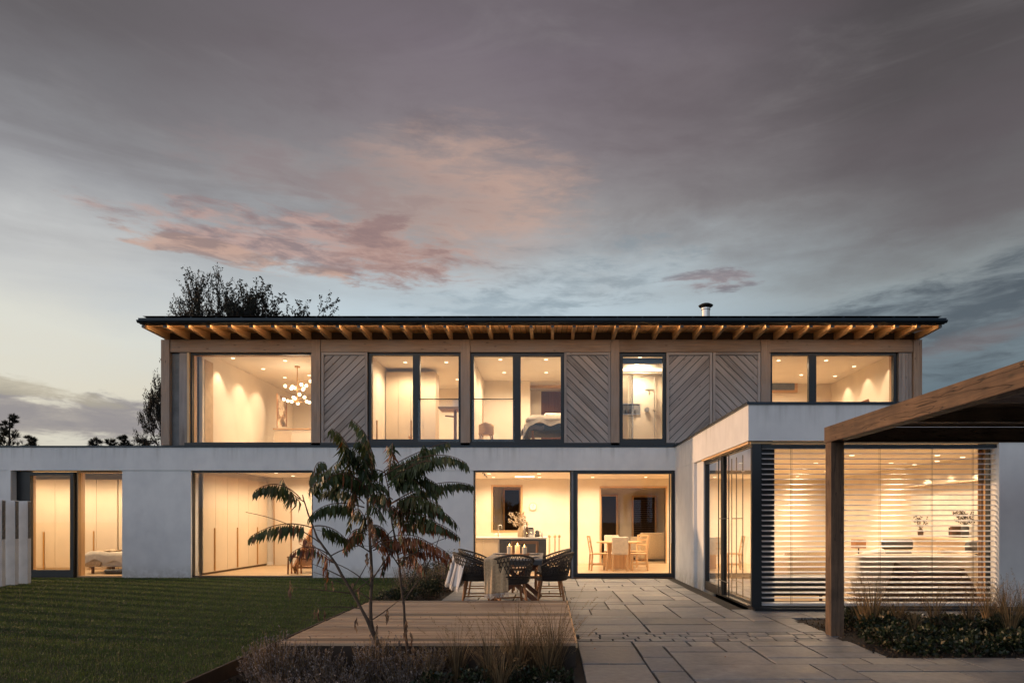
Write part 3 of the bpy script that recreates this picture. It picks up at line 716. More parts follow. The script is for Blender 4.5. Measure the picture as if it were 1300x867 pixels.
# --- upstairs rooms
room(-8.25, -5.0, YI, 22, 3.1, CU)
room(-4.35, -1.98, YI, 21.0, 3.1, CU, back=True)
room(-1.88, 0.6, YI, 21.5, 3.1, CU, back=False)
room(1.45, 3.0, YI, 18.2, 3.1, CU)
room(4.9, 8.35, YI, 20.2, 3.1, CU, back=True)
# --- downstairs rooms
CG = 2.6
room(-14.3, -9.6, YI, 18.7, .02, CG)
room(-8.38, -4.9, YI, 20.2, .02, CG)
room(-2.45, 8.6, YI, 20.9, .02, CG, back=False, right=True)
room(3.25, 8.6, 10.42, YI-.002, .02, CG, back=False, left=False, right=True)
# back wall of kitchen/dining with window opening (624.6-662.7 x 616.5-674) and wide opening (762-846 x 618-716)
YB = 20.9
bx, bz = (lambda px: X(px, YB)), (lambda py: Z(py, YB))
def backwall(m):
    xs = (-2.45, bx(626), bx(661), bx(763), bx(845), 8.6); zt = CG-.003
    m.box(xs[0], xs[1], YB, YB+.2, .02, zt); m.box(xs[2], xs[3], YB, YB+.2, .02, zt); m.box(xs[4], xs[5], YB, YB+.2, .02, zt)
    m.box(xs[1], xs[2], YB, YB+.2, .02, bz(673)); m.box(xs[1], xs[2], YB, YB+.2, bz(618), zt); m.box(xs[3], xs[4], YB, YB+.2, bz(619), zt)
part('room_wall', 'iwall', backwall)
def frame_at(x0, x1, z0, z1, Y, w, mat, name='opening_frame', sill=True, d=.22, par=None):
    m = MB(); m.box(x0-w, x0, Y-.02, Y+d, z0-(w if sill else 0), z1+w); m.box(x1, x1+w, Y-.02, Y+d, z0-(w if sill else 0), z1+w)
    m.box(x0, x1, Y-.018, Y+d, z1, z1+w)
    if sill: m.box(x0, x1, Y-.018, Y+d, z0-w, z0)
    return m.build(name, M[mat], par or H)
frame_at(bx(626), bx(661), bz(673), bz(618), YB, .06, 'oak')
frame_at(bx(763), bx(845), .02, bz(619), YB, .045, 'oak', sill=False)
# room behind: dim snug with dark windows
room(-2.6, 6.5, YB+.25, 24.2, .02, CG+.02, wallmat='iwall')
def dwin(px0, px1, py0, py1, Y, blind=False):
    x0, x1, z0, z1 = X(px0, Y), X(px1, Y), Z(py1, Y), Z(py0, Y)
    f = frame_at(x0, x1, z0, z1, Y-.05, .06, 'oak', 'window', d=.04)
    m = MB(); m.quad((x0, Y-.025, z0), (x1, Y-.025, z0), (x1, Y-.025, z1), (x0, Y-.025, z1)); m.build('pane', M['darkglass'], f)
    if blind:
        m = MB(); n = 22
        for i in range(n): z = z0+(z1-z0)*(i+.5)/n; m.box(x0+.02, x1-.02, Y-.05, Y-.035, z-.012, z+.006)
        m.build('slats', M['brown'], f)
dwin(764, 782, 630, 716, 24.1); dwin(804, 831, 631, 690, 24.1, True); dwin(641, 659, 622, 674, 24.1)
downlight(1.5, 22.4, CG+.02, 45); 

# lights: rows of small recessed downlights
def even(x0, x1, y0, y1, z, nx, ny, tot):
    for i in range(nx):
        for j in range(ny):
            downlight(x0+(x1-x0)*(i+.5)/nx, y0+(y1-y0)*(j+.5)/ny, z, tot/(nx*ny), .14, 168, blend=.6)
for (x, y) in ((-7.87, 17.0), (-7.62, 18.2), (-7.47, 19.3)): downlight(x, y, CU, 24, .03, 75, (-8.25, y, 4.0), .6)
even(-7.2, -5.1, 16.4, 21.6, CU, 2, 3, 250)
even(-4.2, -2.1, 16.4, 20.6, CU, 2, 2, 240)
even(-1.8, .5, 16.4, 19.4, CU, 2, 2, 215); downlight(-.2, 20.5, CU, 30)
even(1.6, 2.9, 16.5, 18.1, CU, 1, 2, 150)
even(5.2, 7.6, 16.4, 19.8, CU, 2, 2, 230)
for y in (16.7, 17.9, 19.1): downlight(8.0, y, CU, 13, .03, 75, (8.35, y, 4.2), .6)
# downstairs
even(-14.0, -9.8, 16.4, 18.0, CG, 4, 1, 195)
even(-8.0, -5.1, 16.4, 20.0, CG, 2, 3, 290)
even(-2.3, .4, 16.3, 20.7, CG, 2, 3, 380)
downlight(-2.2, 17.0, CG, 24, .03, 90, (-2.45, 17.0, 1.2), .7)
even(.5, 3.6, 16.3, 20.7, CG, 2, 3, 360)
even(3.9, 8.2, 16.5, 20.6, CG, 2, 2, 260)
even(3.4, 8.4, 10.6, 16.0, CG, 3, 3, 560)
for y in (13.7, 14.6, 15.5): downlight(8.3, y, CG, 22, .03, 75, (8.6, y, 1.2), .6)
downlight(1.5, 22.4, CG+.02, 45); downlight(-1.2, 22.6, CG+.02, 14)
# ================================================================== OUTDOOR THINGS
def sub(root, name, mat, build, smooth=False, bevel=0, world=True):
    m = MB(); build(m); return m.build(name, M[mat] if isinstance(mat, str) else mat, root, smooth=smooth, bevel=bevel, world=world)
# ---- venetian blind
bl = thing('venetian_blind', 'wide outdoor venetian blind of thin open metal slats hanging before the living room window', 'blind', (4.9, 10.19, 0))
bx0, bx1 = 3.17, X(1265, 10.19)
def slats(m):
    n = 31
    for i in range(n):
        z = .10+(2.40-.10)*i/(n-1); tl = math.radians(15)
        pts = []
        for q in (-.038, -.019, 0, .019, .038):
            yy = q*math.cos(tl); zz = -q*math.sin(tl)*-1 + .004*(1-(q/.038)**2)
            pts.append((10.19+yy, z+zz))
        b = len(m.v)
        for xx in (bx0, bx1):
            for (y, zz) in pts: m.v.append((xx, y, zz))
        for k in range(4): m.face((b+k, b+5+k, b+6+k, b+k+1), None, .5)
        b = len(m.v)
        for xx in (bx0, bx1):
            for (y, zz) in pts: m.v.append((xx, y, zz-.0015))
        for k in range(4): m.face((b+k+1, b+6+k, b+5+k, b+k), None, .5)
        m.quad((bx0, pts[0][0], pts[0][1]-.0015), (bx1, pts[0][0], pts[0][1]-.0015), (bx1, pts[0][0], pts[0][1]), (bx0, pts[0][0], pts[0][1]))
sub(bl, 'slats', 'slat', slats, smooth=True)
for q in (3.6, X(1115, 10.19), X(1181, 10.19), 6.3):
    sub(bl, 'ladder_cord', 'dark', lambda m: [m.tube([(q+dx, 10.15, .08), (q+dx, 10.15, 2.44)], .0022, 4) for dx in (-.008, .012)])
sub(bl, 'head_rail', 'steel', lambda m: m.box(bx0, bx1, 10.15, 10.23, 2.41, 2.455))
sub(bl, 'bottom_rail', 'slat', lambda m: m.box(bx0, bx1, 10.16, 10.22, .062, .082))
for q in (bx0-.012, bx1+.012): sub(bl, 'guide_rail', 'steel', lambda m: m.box(q-.01, q+.01, 10.175, 10.205, .05, 2.45))

# ---- pergola
pg = thing('pergola', 'dark stained oak pergola with a square post and board roof over the planted bed', 'pergola', (3.3, 7.9, 0))
sub(pg, 'post', 'pergola', lambda m: m.box(3.238, 3.39, 7.84, 8.0, -.02, 2.228), bevel=.004)
sub(pg, 'post', 'pergola', lambda m: m.box(8.0, 8.15, 7.84, 8.0, -.1, 2.228), bevel=.004)
sub(pg, 'post', 'pergola', lambda m: m.box(3.238, 3.39, 2.2, 2.35, -.1, 2.228), bevel=.004)
sub(pg, 'post', 'pergola', lambda m: m.box(8.0, 8.15, 2.2, 2.35, -.1, 2.228), bevel=.004)
sub(pg, 'beam', 'pergola', lambda m: m.box(3.236, 3.375, 2.1, 8.03, 2.23, 2.415), bevel=.004)
sub(pg, 'beam', 'pergola', lambda m: m.box(8.0, 8.14, 2.1, 8.03, 2.23, 2.415), bevel=.004)
sub(pg, 'crossbeam', 'pergdark', lambda m: m.box(3.38, 7.995, 7.88, 7.96, 2.232, 2.40))
sub(pg, 'crossbeam', 'pergdark', lambda m: m.box(3.38, 7.995, 2.3, 2.38, 2.232, 2.40))
sub(pg, 'edge_trim', 'pergola', lambda m: m.box(3.38, 7.995, 7.862, 7.878, 2.226, 2.242))
def proof(m):
    y = 2.2
    while y < 7.85:
        if not (5.22 < y < 5.38): m.box(3.378, 7.99, y, y+.184, 2.405, 2.43)
        y += .19
sub(pg, 'roof_boards', 'pergdark', proof)
for yy in (6.6, 5.5, 4.3, 3.2):
    sub(pg, 'joist', 'pergdark', lambda m: m.box(3.38, 7.995, yy-.03, yy+.03, 2.27, 2.402))

# ---- raised deck
dk = thing('wooden_deck', 'low raised wooden deck of long boards in front of the outdoor dining table', 'deck', (-1.1, 7.9, 0))
def deckb(m):
    y = 6.27; 
    while y < 9.6:
        w = .1385; m.box(-2.5, .245, y, min(y+w-.016, 9.6), .172, .2+R.uniform(-.003, .003)); y += w
sub(dk, 'boards', 'deck', deckb, bevel=.003)
sub(dk, 'front_board', 'corten', lambda m: m.box(-2.5, .245, 6.28, 6.305, -.15, .168))
sub(dk, 'side_board', 'deck', lambda m: m.box(.225, .243, 6.31, 9.58, -.02, .168))
sub(dk, 'side_board', 'deck', lambda m: m.box(-2.498, -2.475, 6.31, 9.58, -.15, .168))
sub(dk, 'rear_board', 'deck', lambda m: m.box(-2.47, .22, 9.575, 9.597, -.02, .168))
sub(dk, 'edge_strip', 'rafter', lambda m: m.box(.246, .262, 6.27, 9.6, .155, .204))

# ---- pale fin posts along the left edge of the lawn
def fin(y, i):
    lab = ['pale concrete fin post standing closest to the glass bedroom door', 'middle pale concrete fin post between two others beside the lawn', 'pale concrete fin post cut by the left picture edge'][min(i, 2)]
    t = thing('fin_post', lab, 'fin post', (-11.0, y, -.02), 0, 'pale fin posts in a row beside the lawn')
    h = 1.76
    sub(t, 'body', 'finw', lambda m: m.box(-11.19, -11.0, y-.05, y+.05, -.05, h-.02), bevel=.003)
    sub(t, 'hedge_reflection', plain('reflection_dark', (.10, .10, .10), .5, .3, .5, 14, .5) if 'reflection_dark' not in bpy.data.materials else bpy.data.materials['reflection_dark'], lambda m: m.box(-10.998, -10.994, y-.04, y+.042, .95, h-.04))  # dark hedge reflection painted on the upper side face
    return t
f0 = fin(14.45, 0); fin(14.11, 1); fin(13.77, 2)
for k in range(15):
    dup(f0, (-11.0, 13.43-k*.34, -.02), 0, 'pale concrete fin post of the row beyond the left picture edge')

# ---- wicker armchairs (local: seat centre at origin, faces +X... back at -X)
def make_chair(loc, rz, label):
    t = thing('wicker_chair', label, 'chair', loc, rz, 'dark woven armchairs around the outdoor table')
    L = lambda name, mat, b, **k: sub(t, name, mat, b, world=False, **k)
    def seatf(m):
        n = 20; m.lathe([(.20, .395), (.245, .405), (.25, .425), (.235, .44), (.05, .437)], (0, 0, 0), 22)
        for i in range(9): m.tube([(-.22+.055*i, -math.sqrt(max(0, .235**2-(-.22+.055*i)**2)), .442), (-.22+.055*i, math.sqrt(max(0, .235**2-(-.22+.055*i)**2)), .442)], .007, 4)
    L('seat', 'wicker', seatf)
    A = math.radians(118)
    def rim(a):                       # top-edge height, a: 0 = back centre
        q = abs(a)/A
        return .83 - .19*(q**1.6) if q < 1 else .64
    def pt(a, v):
        r = .245 + .055*v + (.045*v*(1-abs(a)/A))
        z = .42 + (rim(a)-.42)*v
        return Vector((-r*math.cos(a)*1.02 , r*math.sin(a)*1.06, z))
    def shell(m):
        N = 26
        for i in range(N+1):
            for s_ in (-1, 1):
                a0 = -A+2*A*i/N; pts = []
                for k in range(7):
                    v = k/6; a = a0 + s_*v*.55
                    if abs(a) > A: break
                    pts.append(pt(a, v))
                if len(pts) > 1: m.tube(pts, .0055, 4, cap=False)
        for v in (.12, .24, .62, .8):
            m.tube([pt(-A+2*A*i/24, v) for i in range(25)], .0055 if v > .3 else .012, 4)
        for v in (.04, .08, .17): m.tube([pt(-A+2*A*i/24, v) for i in range(25)], .011, 4)
    L('backrest', 'wicker', shell)
    L('armrest_rim', 'wicker', lambda m: (m.tube([pt(-A, 0)]+[pt(-A, .5)]+[pt(-A+2*A*i/30, 1) for i in range(31)]+[pt(A, .5), pt(A, 0)], .0145, 8)), smooth=True)
    for sx in (-1, 1):
        for sy in (-1, 1):
            L('leg', 'teak', lambda m: m.tube([(sx*.15, sy*.16, .40), (sx*.215, sy*.22, 0)], [.021, .013], 8), smooth=True)
    for sy in (-1, 1): L('stretcher', 'teak', lambda m: m.tube([(-.187, sy*.194, .17), (.187, sy*.194, .17)], .010, 6))
    L('stretcher', 'teak', lambda m: m.tube([(.187, -.19, .17), (.187, .19, .17)], .010, 6))
    return t
c1 = make_chair((0.03, 10.62, 0), PI, 'dark woven armchair at the right side of the outdoor table, nearer the deck')
dup(c1, (.02, 11.85, 0), PI+.12, 'dark woven armchair at the right side of the outdoor table, nearer the house')
dup(c1, (-1.14, 10.62, 0), .12, 'dark woven armchair on the left with the striped grey throw over its back')
dup(c1, (-1.22, 11.85, 0), -.05, 'dark woven armchair at the left side of the table, nearer the house')
dup(c1, (-.56, 10.06, 0), PI/2+.25, 'dark woven armchair at the deck end with a beige throw hanging over it')

# wooden framed chair at the far end
t = thing('wooden_chair', 'brown teak chair with open frame back at the house end of the outdoor table', 'chair', (-.46, 12.75, 0))
L = lambda name, mat, b, **k: sub(t, name, mat, b, world=False, **k)
L('seat', 'teak', lambda m: m.box(-.23, .23, -.22, .22, .42, .45))
for sx in (-1, 1):
    L('leg', 'teak', lambda m: m.bar((sx*.21, -.20, 0), (sx*.21, -.20, .42), .036, .036))
    L('leg', 'teak', lambda m: m.bar((sx*.21, .21, 0), (sx*.235, .25, .93), .036, .036))
L('backrest', 'teak', lambda m: (m.bar((-.25, .25, .91), (.25, .25, .91), .03, .055), m.bar((-.23, .235, .62), (.23, .235, .62), .025, .04)))

# ---- outdoor table
t = thing('outdoor_table', 'grey topped outdoor dining table with crossed brown timber legs', 'table', (-.55, 11.38, 0))
tx0, tx1, ty0, ty1 = -.99, -.10, 10.42, 12.36
def ttop(m):
    for i in range(6):
        w = (tx1-tx0)/6; m.box(tx0+w*i+.003, tx0+w*(i+1)-.003, ty0, ty1, .715, .74)
greytop = wood('grey_table_boards', (.18, .16, .15), (.36, .33, .31), var=.15, knots=False)
sub(t, 'tabletop', greytop, ttop, bevel=.003)
sub(t, 'apron', 'dark', lambda m: (m.box(tx0+.01, tx1-.01, ty0+.005, ty0+.03, .645, .712), m.box(tx0+.01, tx1-.01, ty1-.03, ty1-.005, .645, .712), m.box(tx0+.01, tx0+.03, ty0+.031, ty1-.031, .645, .712), m.box(tx1-.03, tx1-.01, ty0+.031, ty1-.031, .645, .712)))
for yy in (10.85, 11.9):
    for s_ in (-1, 1):
        sub(t, 'leg', 'dkteak', lambda m: m.bar((-.545-s_*.40, yy+s_*.03, 0), (-.545+s_*.36, yy+s_*.03, .64), .075, .075, up=(0, 1, 0)))
# things on the table
cz = .742
for (px, h, y, r) in ((646.8, .155, 11.5, .042), (656.9, .165, 11.62, .044), (665.8, .14, 11.45, .042)):
    lab = {646.8: 'lit cream pillar candle on the outdoor table, left of the three', 656.9: 'tallest lit cream pillar candle between the other two on the outdoor table', 665.8: 'shortest lit cream pillar candle on the outdoor table'}[px]
    k = thing('candle', lab, 'candle', (X(px, y), y, cz), 0, 'candles on the outdoor table')
    sub(k, 'wax', 'wax', lambda m: m.lathe([(r, 0), (r, h), (r*.8, h-.006), (.01, h-.008)], (0, 0, 0), 16), world=False)
    sub(k, 'flame', 'flame', lambda m: m.lathe([(.003, h), (.009, h+.012), (.006, h+.028), (.001, h+.042)], (0, 0, 0), 8), world=False)
    l = bpy.data.lights.new('candle_light', 'POINT'); l.energy = 2.2; l.color = (1, .55, .22); l.shadow_soft_size = .02
    o = bpy.data.objects.new('candle_light', l); COL.objects.link(o); o.location = (X(px, y), y, cz+h+.06)
k = thing('candle_tray', 'shallow wooden tray under the three pillar candles', 'tray', (X(657, 11.5), 11.5, cz))
sub(k, 'base', 'teak', lambda m: m.box(-.19, .19, -.10, .19, .0, .008), world=False)
sub(k, 'rim', 'teak', lambda m: (m.box(-.20, -.19, -.11, .20, 0, .025), m.box(.19, .20, -.11, .20, 0, .025), m.box(-.19, .19, -.11, -.101, 0, .025), m.box(-.19, .19, .191, .20, 0, .025)), world=False)
for (x, y, lb) in ((-.27, 10.75, 'grey dinner plate at the right front of the outdoor table'), (-.27, 11.7, 'grey dinner plate behind the first on the right of the outdoor table'), (-.83, 11.75, 'grey dinner plate on the left of the outdoor table nearer the house')):
    m = MB(); m.lathe([(.07, 0), (.085, .003), (.135, .014), (.137, .018), (.08, .009)], (0, 0, 0), 24)
    o = m.build('plate', M['grey'], None, smooth=True); o.location = (x, y, cz+.001); tag(o, lb, 'plate', 'plates on the outdoor table')
# ---- throws
def cloth(name, mat, fn, label, nu=26, nv=22, fringe=None, parent_loc=(0, 0, 0)):
    t = thing(name, label, 'throw', parent_loc)
    o = sub(t, 'cloth', mat, lambda m: m.grid(fn, nu, nv, .5), smooth=True)
    s_ = o.modifiers.new('Solidify', 'SOLIDIFY'); s_.thickness = .008
    if fringe:
        def fr(m):
            for e in fringe:
                for i in range(46):
                    p = Vector(fn(e, i/45.)) if isinstance(e, (int, float)) else Vector(e(i/45.))
                    m.tube([p, p+Vector((R.uniform(-.008, .008), R.uniform(-.008, .008), -.03)), p+Vector((R.uniform(-.015, .015), R.uniform(-.01, .01), -.065))], [.004, .0035, .002], 4, cap=False)
        sub(t, 'fringe', 'white' if mat != 'beige' else 'stripe2', fr)
    return t
M['stripe2'] = plain('pale_wool', (.55, .50, .44), .95, 0, .1)
def draped(p0, p1, fall_dir, over, l_in, l_out, flare=.0, wav=.018, seed=1):
    """cloth hung over the line p0-p1: u runs from the inner end over the line to the outer end, v along the line"""
    p0, p1, d = Vector(p0), Vector(p1), Vector(fall_dir).normalized(); tot = l_in+over*2+l_out
    def fn(u, v):
        s_ = u*tot; base = p0.lerp(p1, v)
        w = wav*(math.sin(v*13+seed+u*2)+.6*math.sin(v*29+seed*2)+.3*math.sin(v*7+u*5))
        if s_ < l_in: dn = l_in-s_; off = -over*.7; 
        elif s_ < l_in+2*over:
            q = (s_-l_in)/(2*over); off = over*(-.7+1.7*q); dn = -.012*math.sin(q*PI)
        else: dn = s_-l_in-2*over; off = over+flare*dn
        amp = min(1, max(0, dn)/.15)
        return base + d*(off+w*amp) + Vector((0, 0, -dn)) + (p1-p0)*(.05*math.sin(u*3+seed)*amp*(v-.5))
    return fn
cloth('beige_throw', 'beige', draped((-.93, 9.84, .765), (-.57, 9.84, .80), (-.1, -1, 0), .045, .25, .50, .05, .022, 2), 'beige wool throw with pale fringe hanging over the front woven armchair', fringe=(1.0,), parent_loc=(-.75, 9.8, .4))
cloth('striped_throw', 'stripe', draped((-1.475, 10.66, .815), (-1.24, 10.37, .74), (-.75, -.66, 0), .03, .12, .44, .30, .018, 5), 'grey and white striped throw draped over the left woven armchair', fringe=(1.0,), parent_loc=(-1.45, 10.6, .4))

# ================================================================== VEGETATION
def leaflet(m, p, d, side, L, w, t, curl=.25):
    """lanceolate leaf, 2 segments; d main direction, side width direction"""
    d = d.normalized(); n = d.cross(side); n = n.normalized() if n.length > 1e-4 else Vector((0, 0, 1)); s_ = n.cross(d)
    b = len(m.v); mid = p+d*L*.45+n*L*curl*.25; tip = p+d*L-n*L*curl*.2
    m.v += [tuple(p), tuple(mid-s_*w*.5), tuple(mid+s_*w*.5), tuple(tip)]
    m.face((b, b+1, b+2), None, t); m.face((b+1, b+3, b+2), None, t)
def rnd(s_=1): return Vector((R.uniform(-s_, s_), R.uniform(-s_, s_), R.uniform(-s_, s_)))
def bez(a, b, c, u): return a*(1-u)**2 + b*2*u*(1-u) + c*u*u
# ---- sumac
su = thing('sumac_tree', 'multi stemmed sumac with drooping dark green and rusty fronds before the white wall', 'tree', (X(485, 6.0), 6.0, -.15))
YS = 6.05
def px3(px, py, dy=0.0): return P(px, py, YS+dy)
stems = [
    [(499, 866), (479, 820), (467, 788), (448, 753), (427, 716), (403, 682), (390, 650), (384, 628)],
    [(489, 866), (482, 826), (470, 788), (472, 737), (469.5, 690), (467, 640), (465, 612), (452, 590), (440, 566)],
    [(521, 866), (519, 835), (514, 796), (511, 754), (506, 715), (498, 664), (493, 619), (488, 596)],
    [(479, 820), (497, 862)],
]
SY = [(0, -.05, -.1, -.15, -.2, -.22, -.2, -.2), (0, 0, .02, .05, .05, .05, .05, .1, .12), (.15, .15, .18, .2, .22, .25, .25, .25), (0, .1)]
def st(m):
    rad0 = [.019, .021, .017, .010]
    for s_, dy, r0 in zip(stems, SY, rad0):
        pts = [px3(a, b, c) for (a, b), c in zip(s_, dy)]
        pp = []
        for i in range(len(pts)-1):
            for k in range(3): pp.append(pts[i].lerp(pts[i+1], k/3)+rnd(.004))
        pp.append(pts[-1]); n = len(pp)
        m.tube(pp, [r0*(1-.80*i/n)*(1+.12*math.sin(i*2.3)) for i in range(n)], 7)
sub(su, 'trunk', 'bark', st, smooth=True)
# fronds: (start, control, end) in picture-plane guide numbers, depth offsets, dryness
Zc = lambda x, y: (300+x*.248, 520+y*.248)
FR = [
 ((330,455),(215,330),(95,415),-.35,-.1,0), ((345,470),(260,420),(235,350),.1,-.1,0), ((392,605),(230,545),(72,650),-.5,-.2,.12), ((400,595),(500,580),(582,685),.15,-.2,0),
 ((400,420),(380,240),(455,270),.2,.1,0), ((370,430),(430,330),(560,230),-.2,.1,0), ((600,330),(590,150),(488,95),-.2,.1,0), ((690,330),(720,140),(588,50),.15,.1,0),
 ((700,330),(640,200),(560,190),-.3,.1,0), ((740,330),(880,220),(1085,165),.3,.25,0), ((735,350),(1010,160),(1180,275),-.1,.2,0), ((770,370),(900,270),(1000,260),-.3,.2,0),
 ((775,400),(930,290),(1040,392),.1,.2,0), ((790,480),(1030,330),(1205,385),.25,.25,0), ((795,480),(930,400),(1055,500),-.25,.2,0), ((680,420),(560,250),(385,345),-.1,.05,0),
 ((690,330),(620,260),(600,420),.3,.05,.1), ((655,480),(540,350),(430,430),.25,.05,.05), ((655,500),(470,440),(378,545),-.3,.05,0), ((660,560),(610,440),(575,590),.2,.05,0),
 ((700,470),(740,360),(770,470),-.3,.05,.3), ((800,520),(980,420),(1125,580),.0,.2,.15), ((805,540),(960,500),(1050,600),-.3,.2,.2), ((810,590),(990,520),(1135,645),.3,.25,.25),
 ((800,520),(860,440),(850,640),-.3,.2,.6), ((690,710),(920,590),(1100,750),-.15,.1,.85), ((700,720),(860,640),(960,740),.2,.1,.7), ((830,740),(1000,660),(1085,780),.2,.2,.95),
 ((470,740),(360,660),(275,740),-.2,-.2,.75), ((500,780),(400,700),(330,640),.1,-.2,.6), ((470,730),(440,760),(470,850),.1,-.2,.8), ((820,700),(760,740),(745,830),.0,.1,.8),
 ((690,590),(700,560),(730,700),-.2,.05,.9), ((820,770),(900,720),(960,830),-.2,.2,.7), ((680,500),(700,440),(760,560),-.25,.05,.0), ((690,540),(640,500),(640,660),.15,.05,.2),
 ((600,300),(650,230),(680,330),.3,.1,0), ((610,330),(520,290),(490,420),.25,.1,0), ((780,330),(800,230),(800,170),.35,.2,.3), ((930,330),(1000,330),(1030,470),.2,.2,0),
 ((870,330),(930,240),(960,180),.1,.2,0), ((640,400),(560,420),(600,520),-.3,.05,.6), ((640,420),(690,320),(770,400),.1,.05,0), ((660,450),(730,400),(810,530),-.2,.1,.1), ((650,380),(590,310),(510,380),.0,.05,0), ((700,400),(650,320),(570,480),.2,.1,.05), ((660,600),(740,560),(790,660),.2,.1,.4), ((670,640),(590,600),(560,720),-.1,.1,.5), ((560,210),(640,260),(700,400),-.1,.1,0), ((770,330),(700,280),(640,330),.2,.1,0), ((800,460),(760,420),(690,440),.3,.2,.5),
]
green, dry, rach = MB(), MB(), MB()
R.seed(12); FR2 = []
for (a, b, c, de, ds, dr_) in FR:
    FR2.append((a, b, c, de, ds, dr_))
    if min(c[0], a[0]) > 330 and R.random() < .3:
        j = lambda q, k_: (q[0]+R.uniform(-k_, k_), q[1]+R.uniform(-k_, k_))
        FR2.append((j(a, 18), j(b, 50), ((c[0]-a[0])*.8+a[0]+R.uniform(-45, 45), c[1]+R.uniform(-35, 60)), de+R.choice((-.25, .25)), ds, min(1, dr_+.06)))
for (a, b, c, d_end, d_st, dryness) in FR2:
    pa, pb, pc = px3(*Zc(*a), d_st), px3(*Zc(*b), (d_st+d_end)/2), px3(*Zc(*c), d_end)
    L = (pc-pa).length; n = max(9, int(L*1.12/.0205)); pts = [bez(pa, pb, pc, i/n) for i in range(n+1)]
    rach.tube(pts, [.0045*(1-.75*i/n)+.001 for i in range(n+1)], 4)
    t0 = R.random()*.35
    for i in range(2 if L < .3 else 4, n+1):
        tg = (pts[i]-pts[i-1]).normalized(); sidev = tg.cross(Vector((0, 0, 1)))
        sidev = sidev.normalized() if sidev.length > .1 else Vector((0, 1, 0)); u = i/n
        for s_ in (-1, 1):
            if dryness > .5 and R.random() < .22: continue
            drp = R.uniform(1.0, 2.6) if dryness < .5 else R.uniform(1.8, 3.4)
            dr = sidev*s_*R.uniform(.35, .8)+tg*R.uniform(.25, .6)+Vector((0, 0, -drp))
            ll = (.098+.062*math.sin(min(1, u*1.15)*PI))*R.uniform(.75, 1.15)*(1 if dryness < .5 else .85)
            isdry = R.random() < dryness
            leaflet(dry if isdry else green, pts[i]+rnd(.004), dr, tg+rnd(.5), ll, .027*R.uniform(.8, 1.25)*(1 if not isdry else .75), min(1, max(0, t0+R.random()*.65)), R.uniform(-.3, .5))
sub(su, 'frond_stalks', plain('reddish_stalk', (.11, .055, .03), .7, 0, .3), lambda m: m.__dict__.update(rach.__dict__), smooth=True)
sub(su, 'crown', 'sumac', lambda m: m.__dict__.update(green.__dict__))
sub(su, 'autumn_leaves', 'sumacdry', lambda m: m.__dict__.update(dry.__dict__))
# bare side twigs and hanging dead fronds
def twigs(m):
    T = [((408,690),(370,660),(312,650)), ((419,706),(445,690),(468,693)), ((427,716),(400,700),(380,690)), ((436,733),(415,722),(395,715)), ((472,737),(500,690),(530,668)), ((472,745),(440,715),(412,712)),
         ((470,760),(430,735),(398,726)), ((511,754),(530,725),(548,700)), ((508,720),(470,660),(430,640)), ((506,715),(540,690),(575,680)), ((448,753),(470,735),(486,720)), ((469,700),(440,680),(400,672)),
         ((469,695),(500,680),(520,640)), ((448,753),(400,748),(372,745)), ((458,772),(430,768),(402,772)), ((470,788),(500,770),(530,740)), ((444,750),(462,728),(472,700)), ((511,765),(560,700),(563,655)), ((503,700),(470,690),(455,650))]
    for a, b, c in T:
        q = R.uniform(-.25, .25); pts = [bez(px3(*a, 0), px3(*b, q*.5), px3(*c, q), i/8) for i in range(9)]
        m.tube(pts, [.0065*(1-.7*i/8) for i in range(9)], 5)
sub(su, 'twigs', 'bark', twigs, smooth=True)
def deadf(m):
    D = [(368, 735, 28, 4), (414, 738, 14, 3), (422, 736, 14, 3), (399, 773, 14, 3), (404, 773, 17, 3), (412, 773, 18, 3), (447, 738, 16, 4), (455, 745, 18, 3), (478, 790, 20, 3), (452, 782, 22, 3), (487, 700, 22, 4), (492, 770, 22, 5),
         (516, 785, 30, 5), (508, 810, 22, 5), (522, 800, 26, 4), (470, 655, 34, 5), (476, 668, 30, 5), (437, 640, 18, 3), (466, 700, 20, 4), (471, 715, 18, 3), (505, 838, 16, 6), (524, 820, 18, 5)]
    for (px, py, l, w) in D:
        p = px3(px, py, R.uniform(-.15, .15)); s_ = l/139.
        for k in range(9):
            leaflet(m, p+rnd(.006)+Vector((0, 0, -s_*.6*k/9)), Vector((R.uniform(-.25, .25), R.uniform(-.25, .25), -1)), Vector((R.uniform(-1, 1), R.uniform(-1, 1), 0)), s_*R.uniform(.3, .55), w/139*R.uniform(.5, .9), R.random(), .5)
sub(su, 'dead_leaves', foliage_mat('shrivelled_leaf', [(0, (.09, .055, .035)), (.5, (.22, .14, .085)), (1, (.38, .25, .15))], .8), deadf)

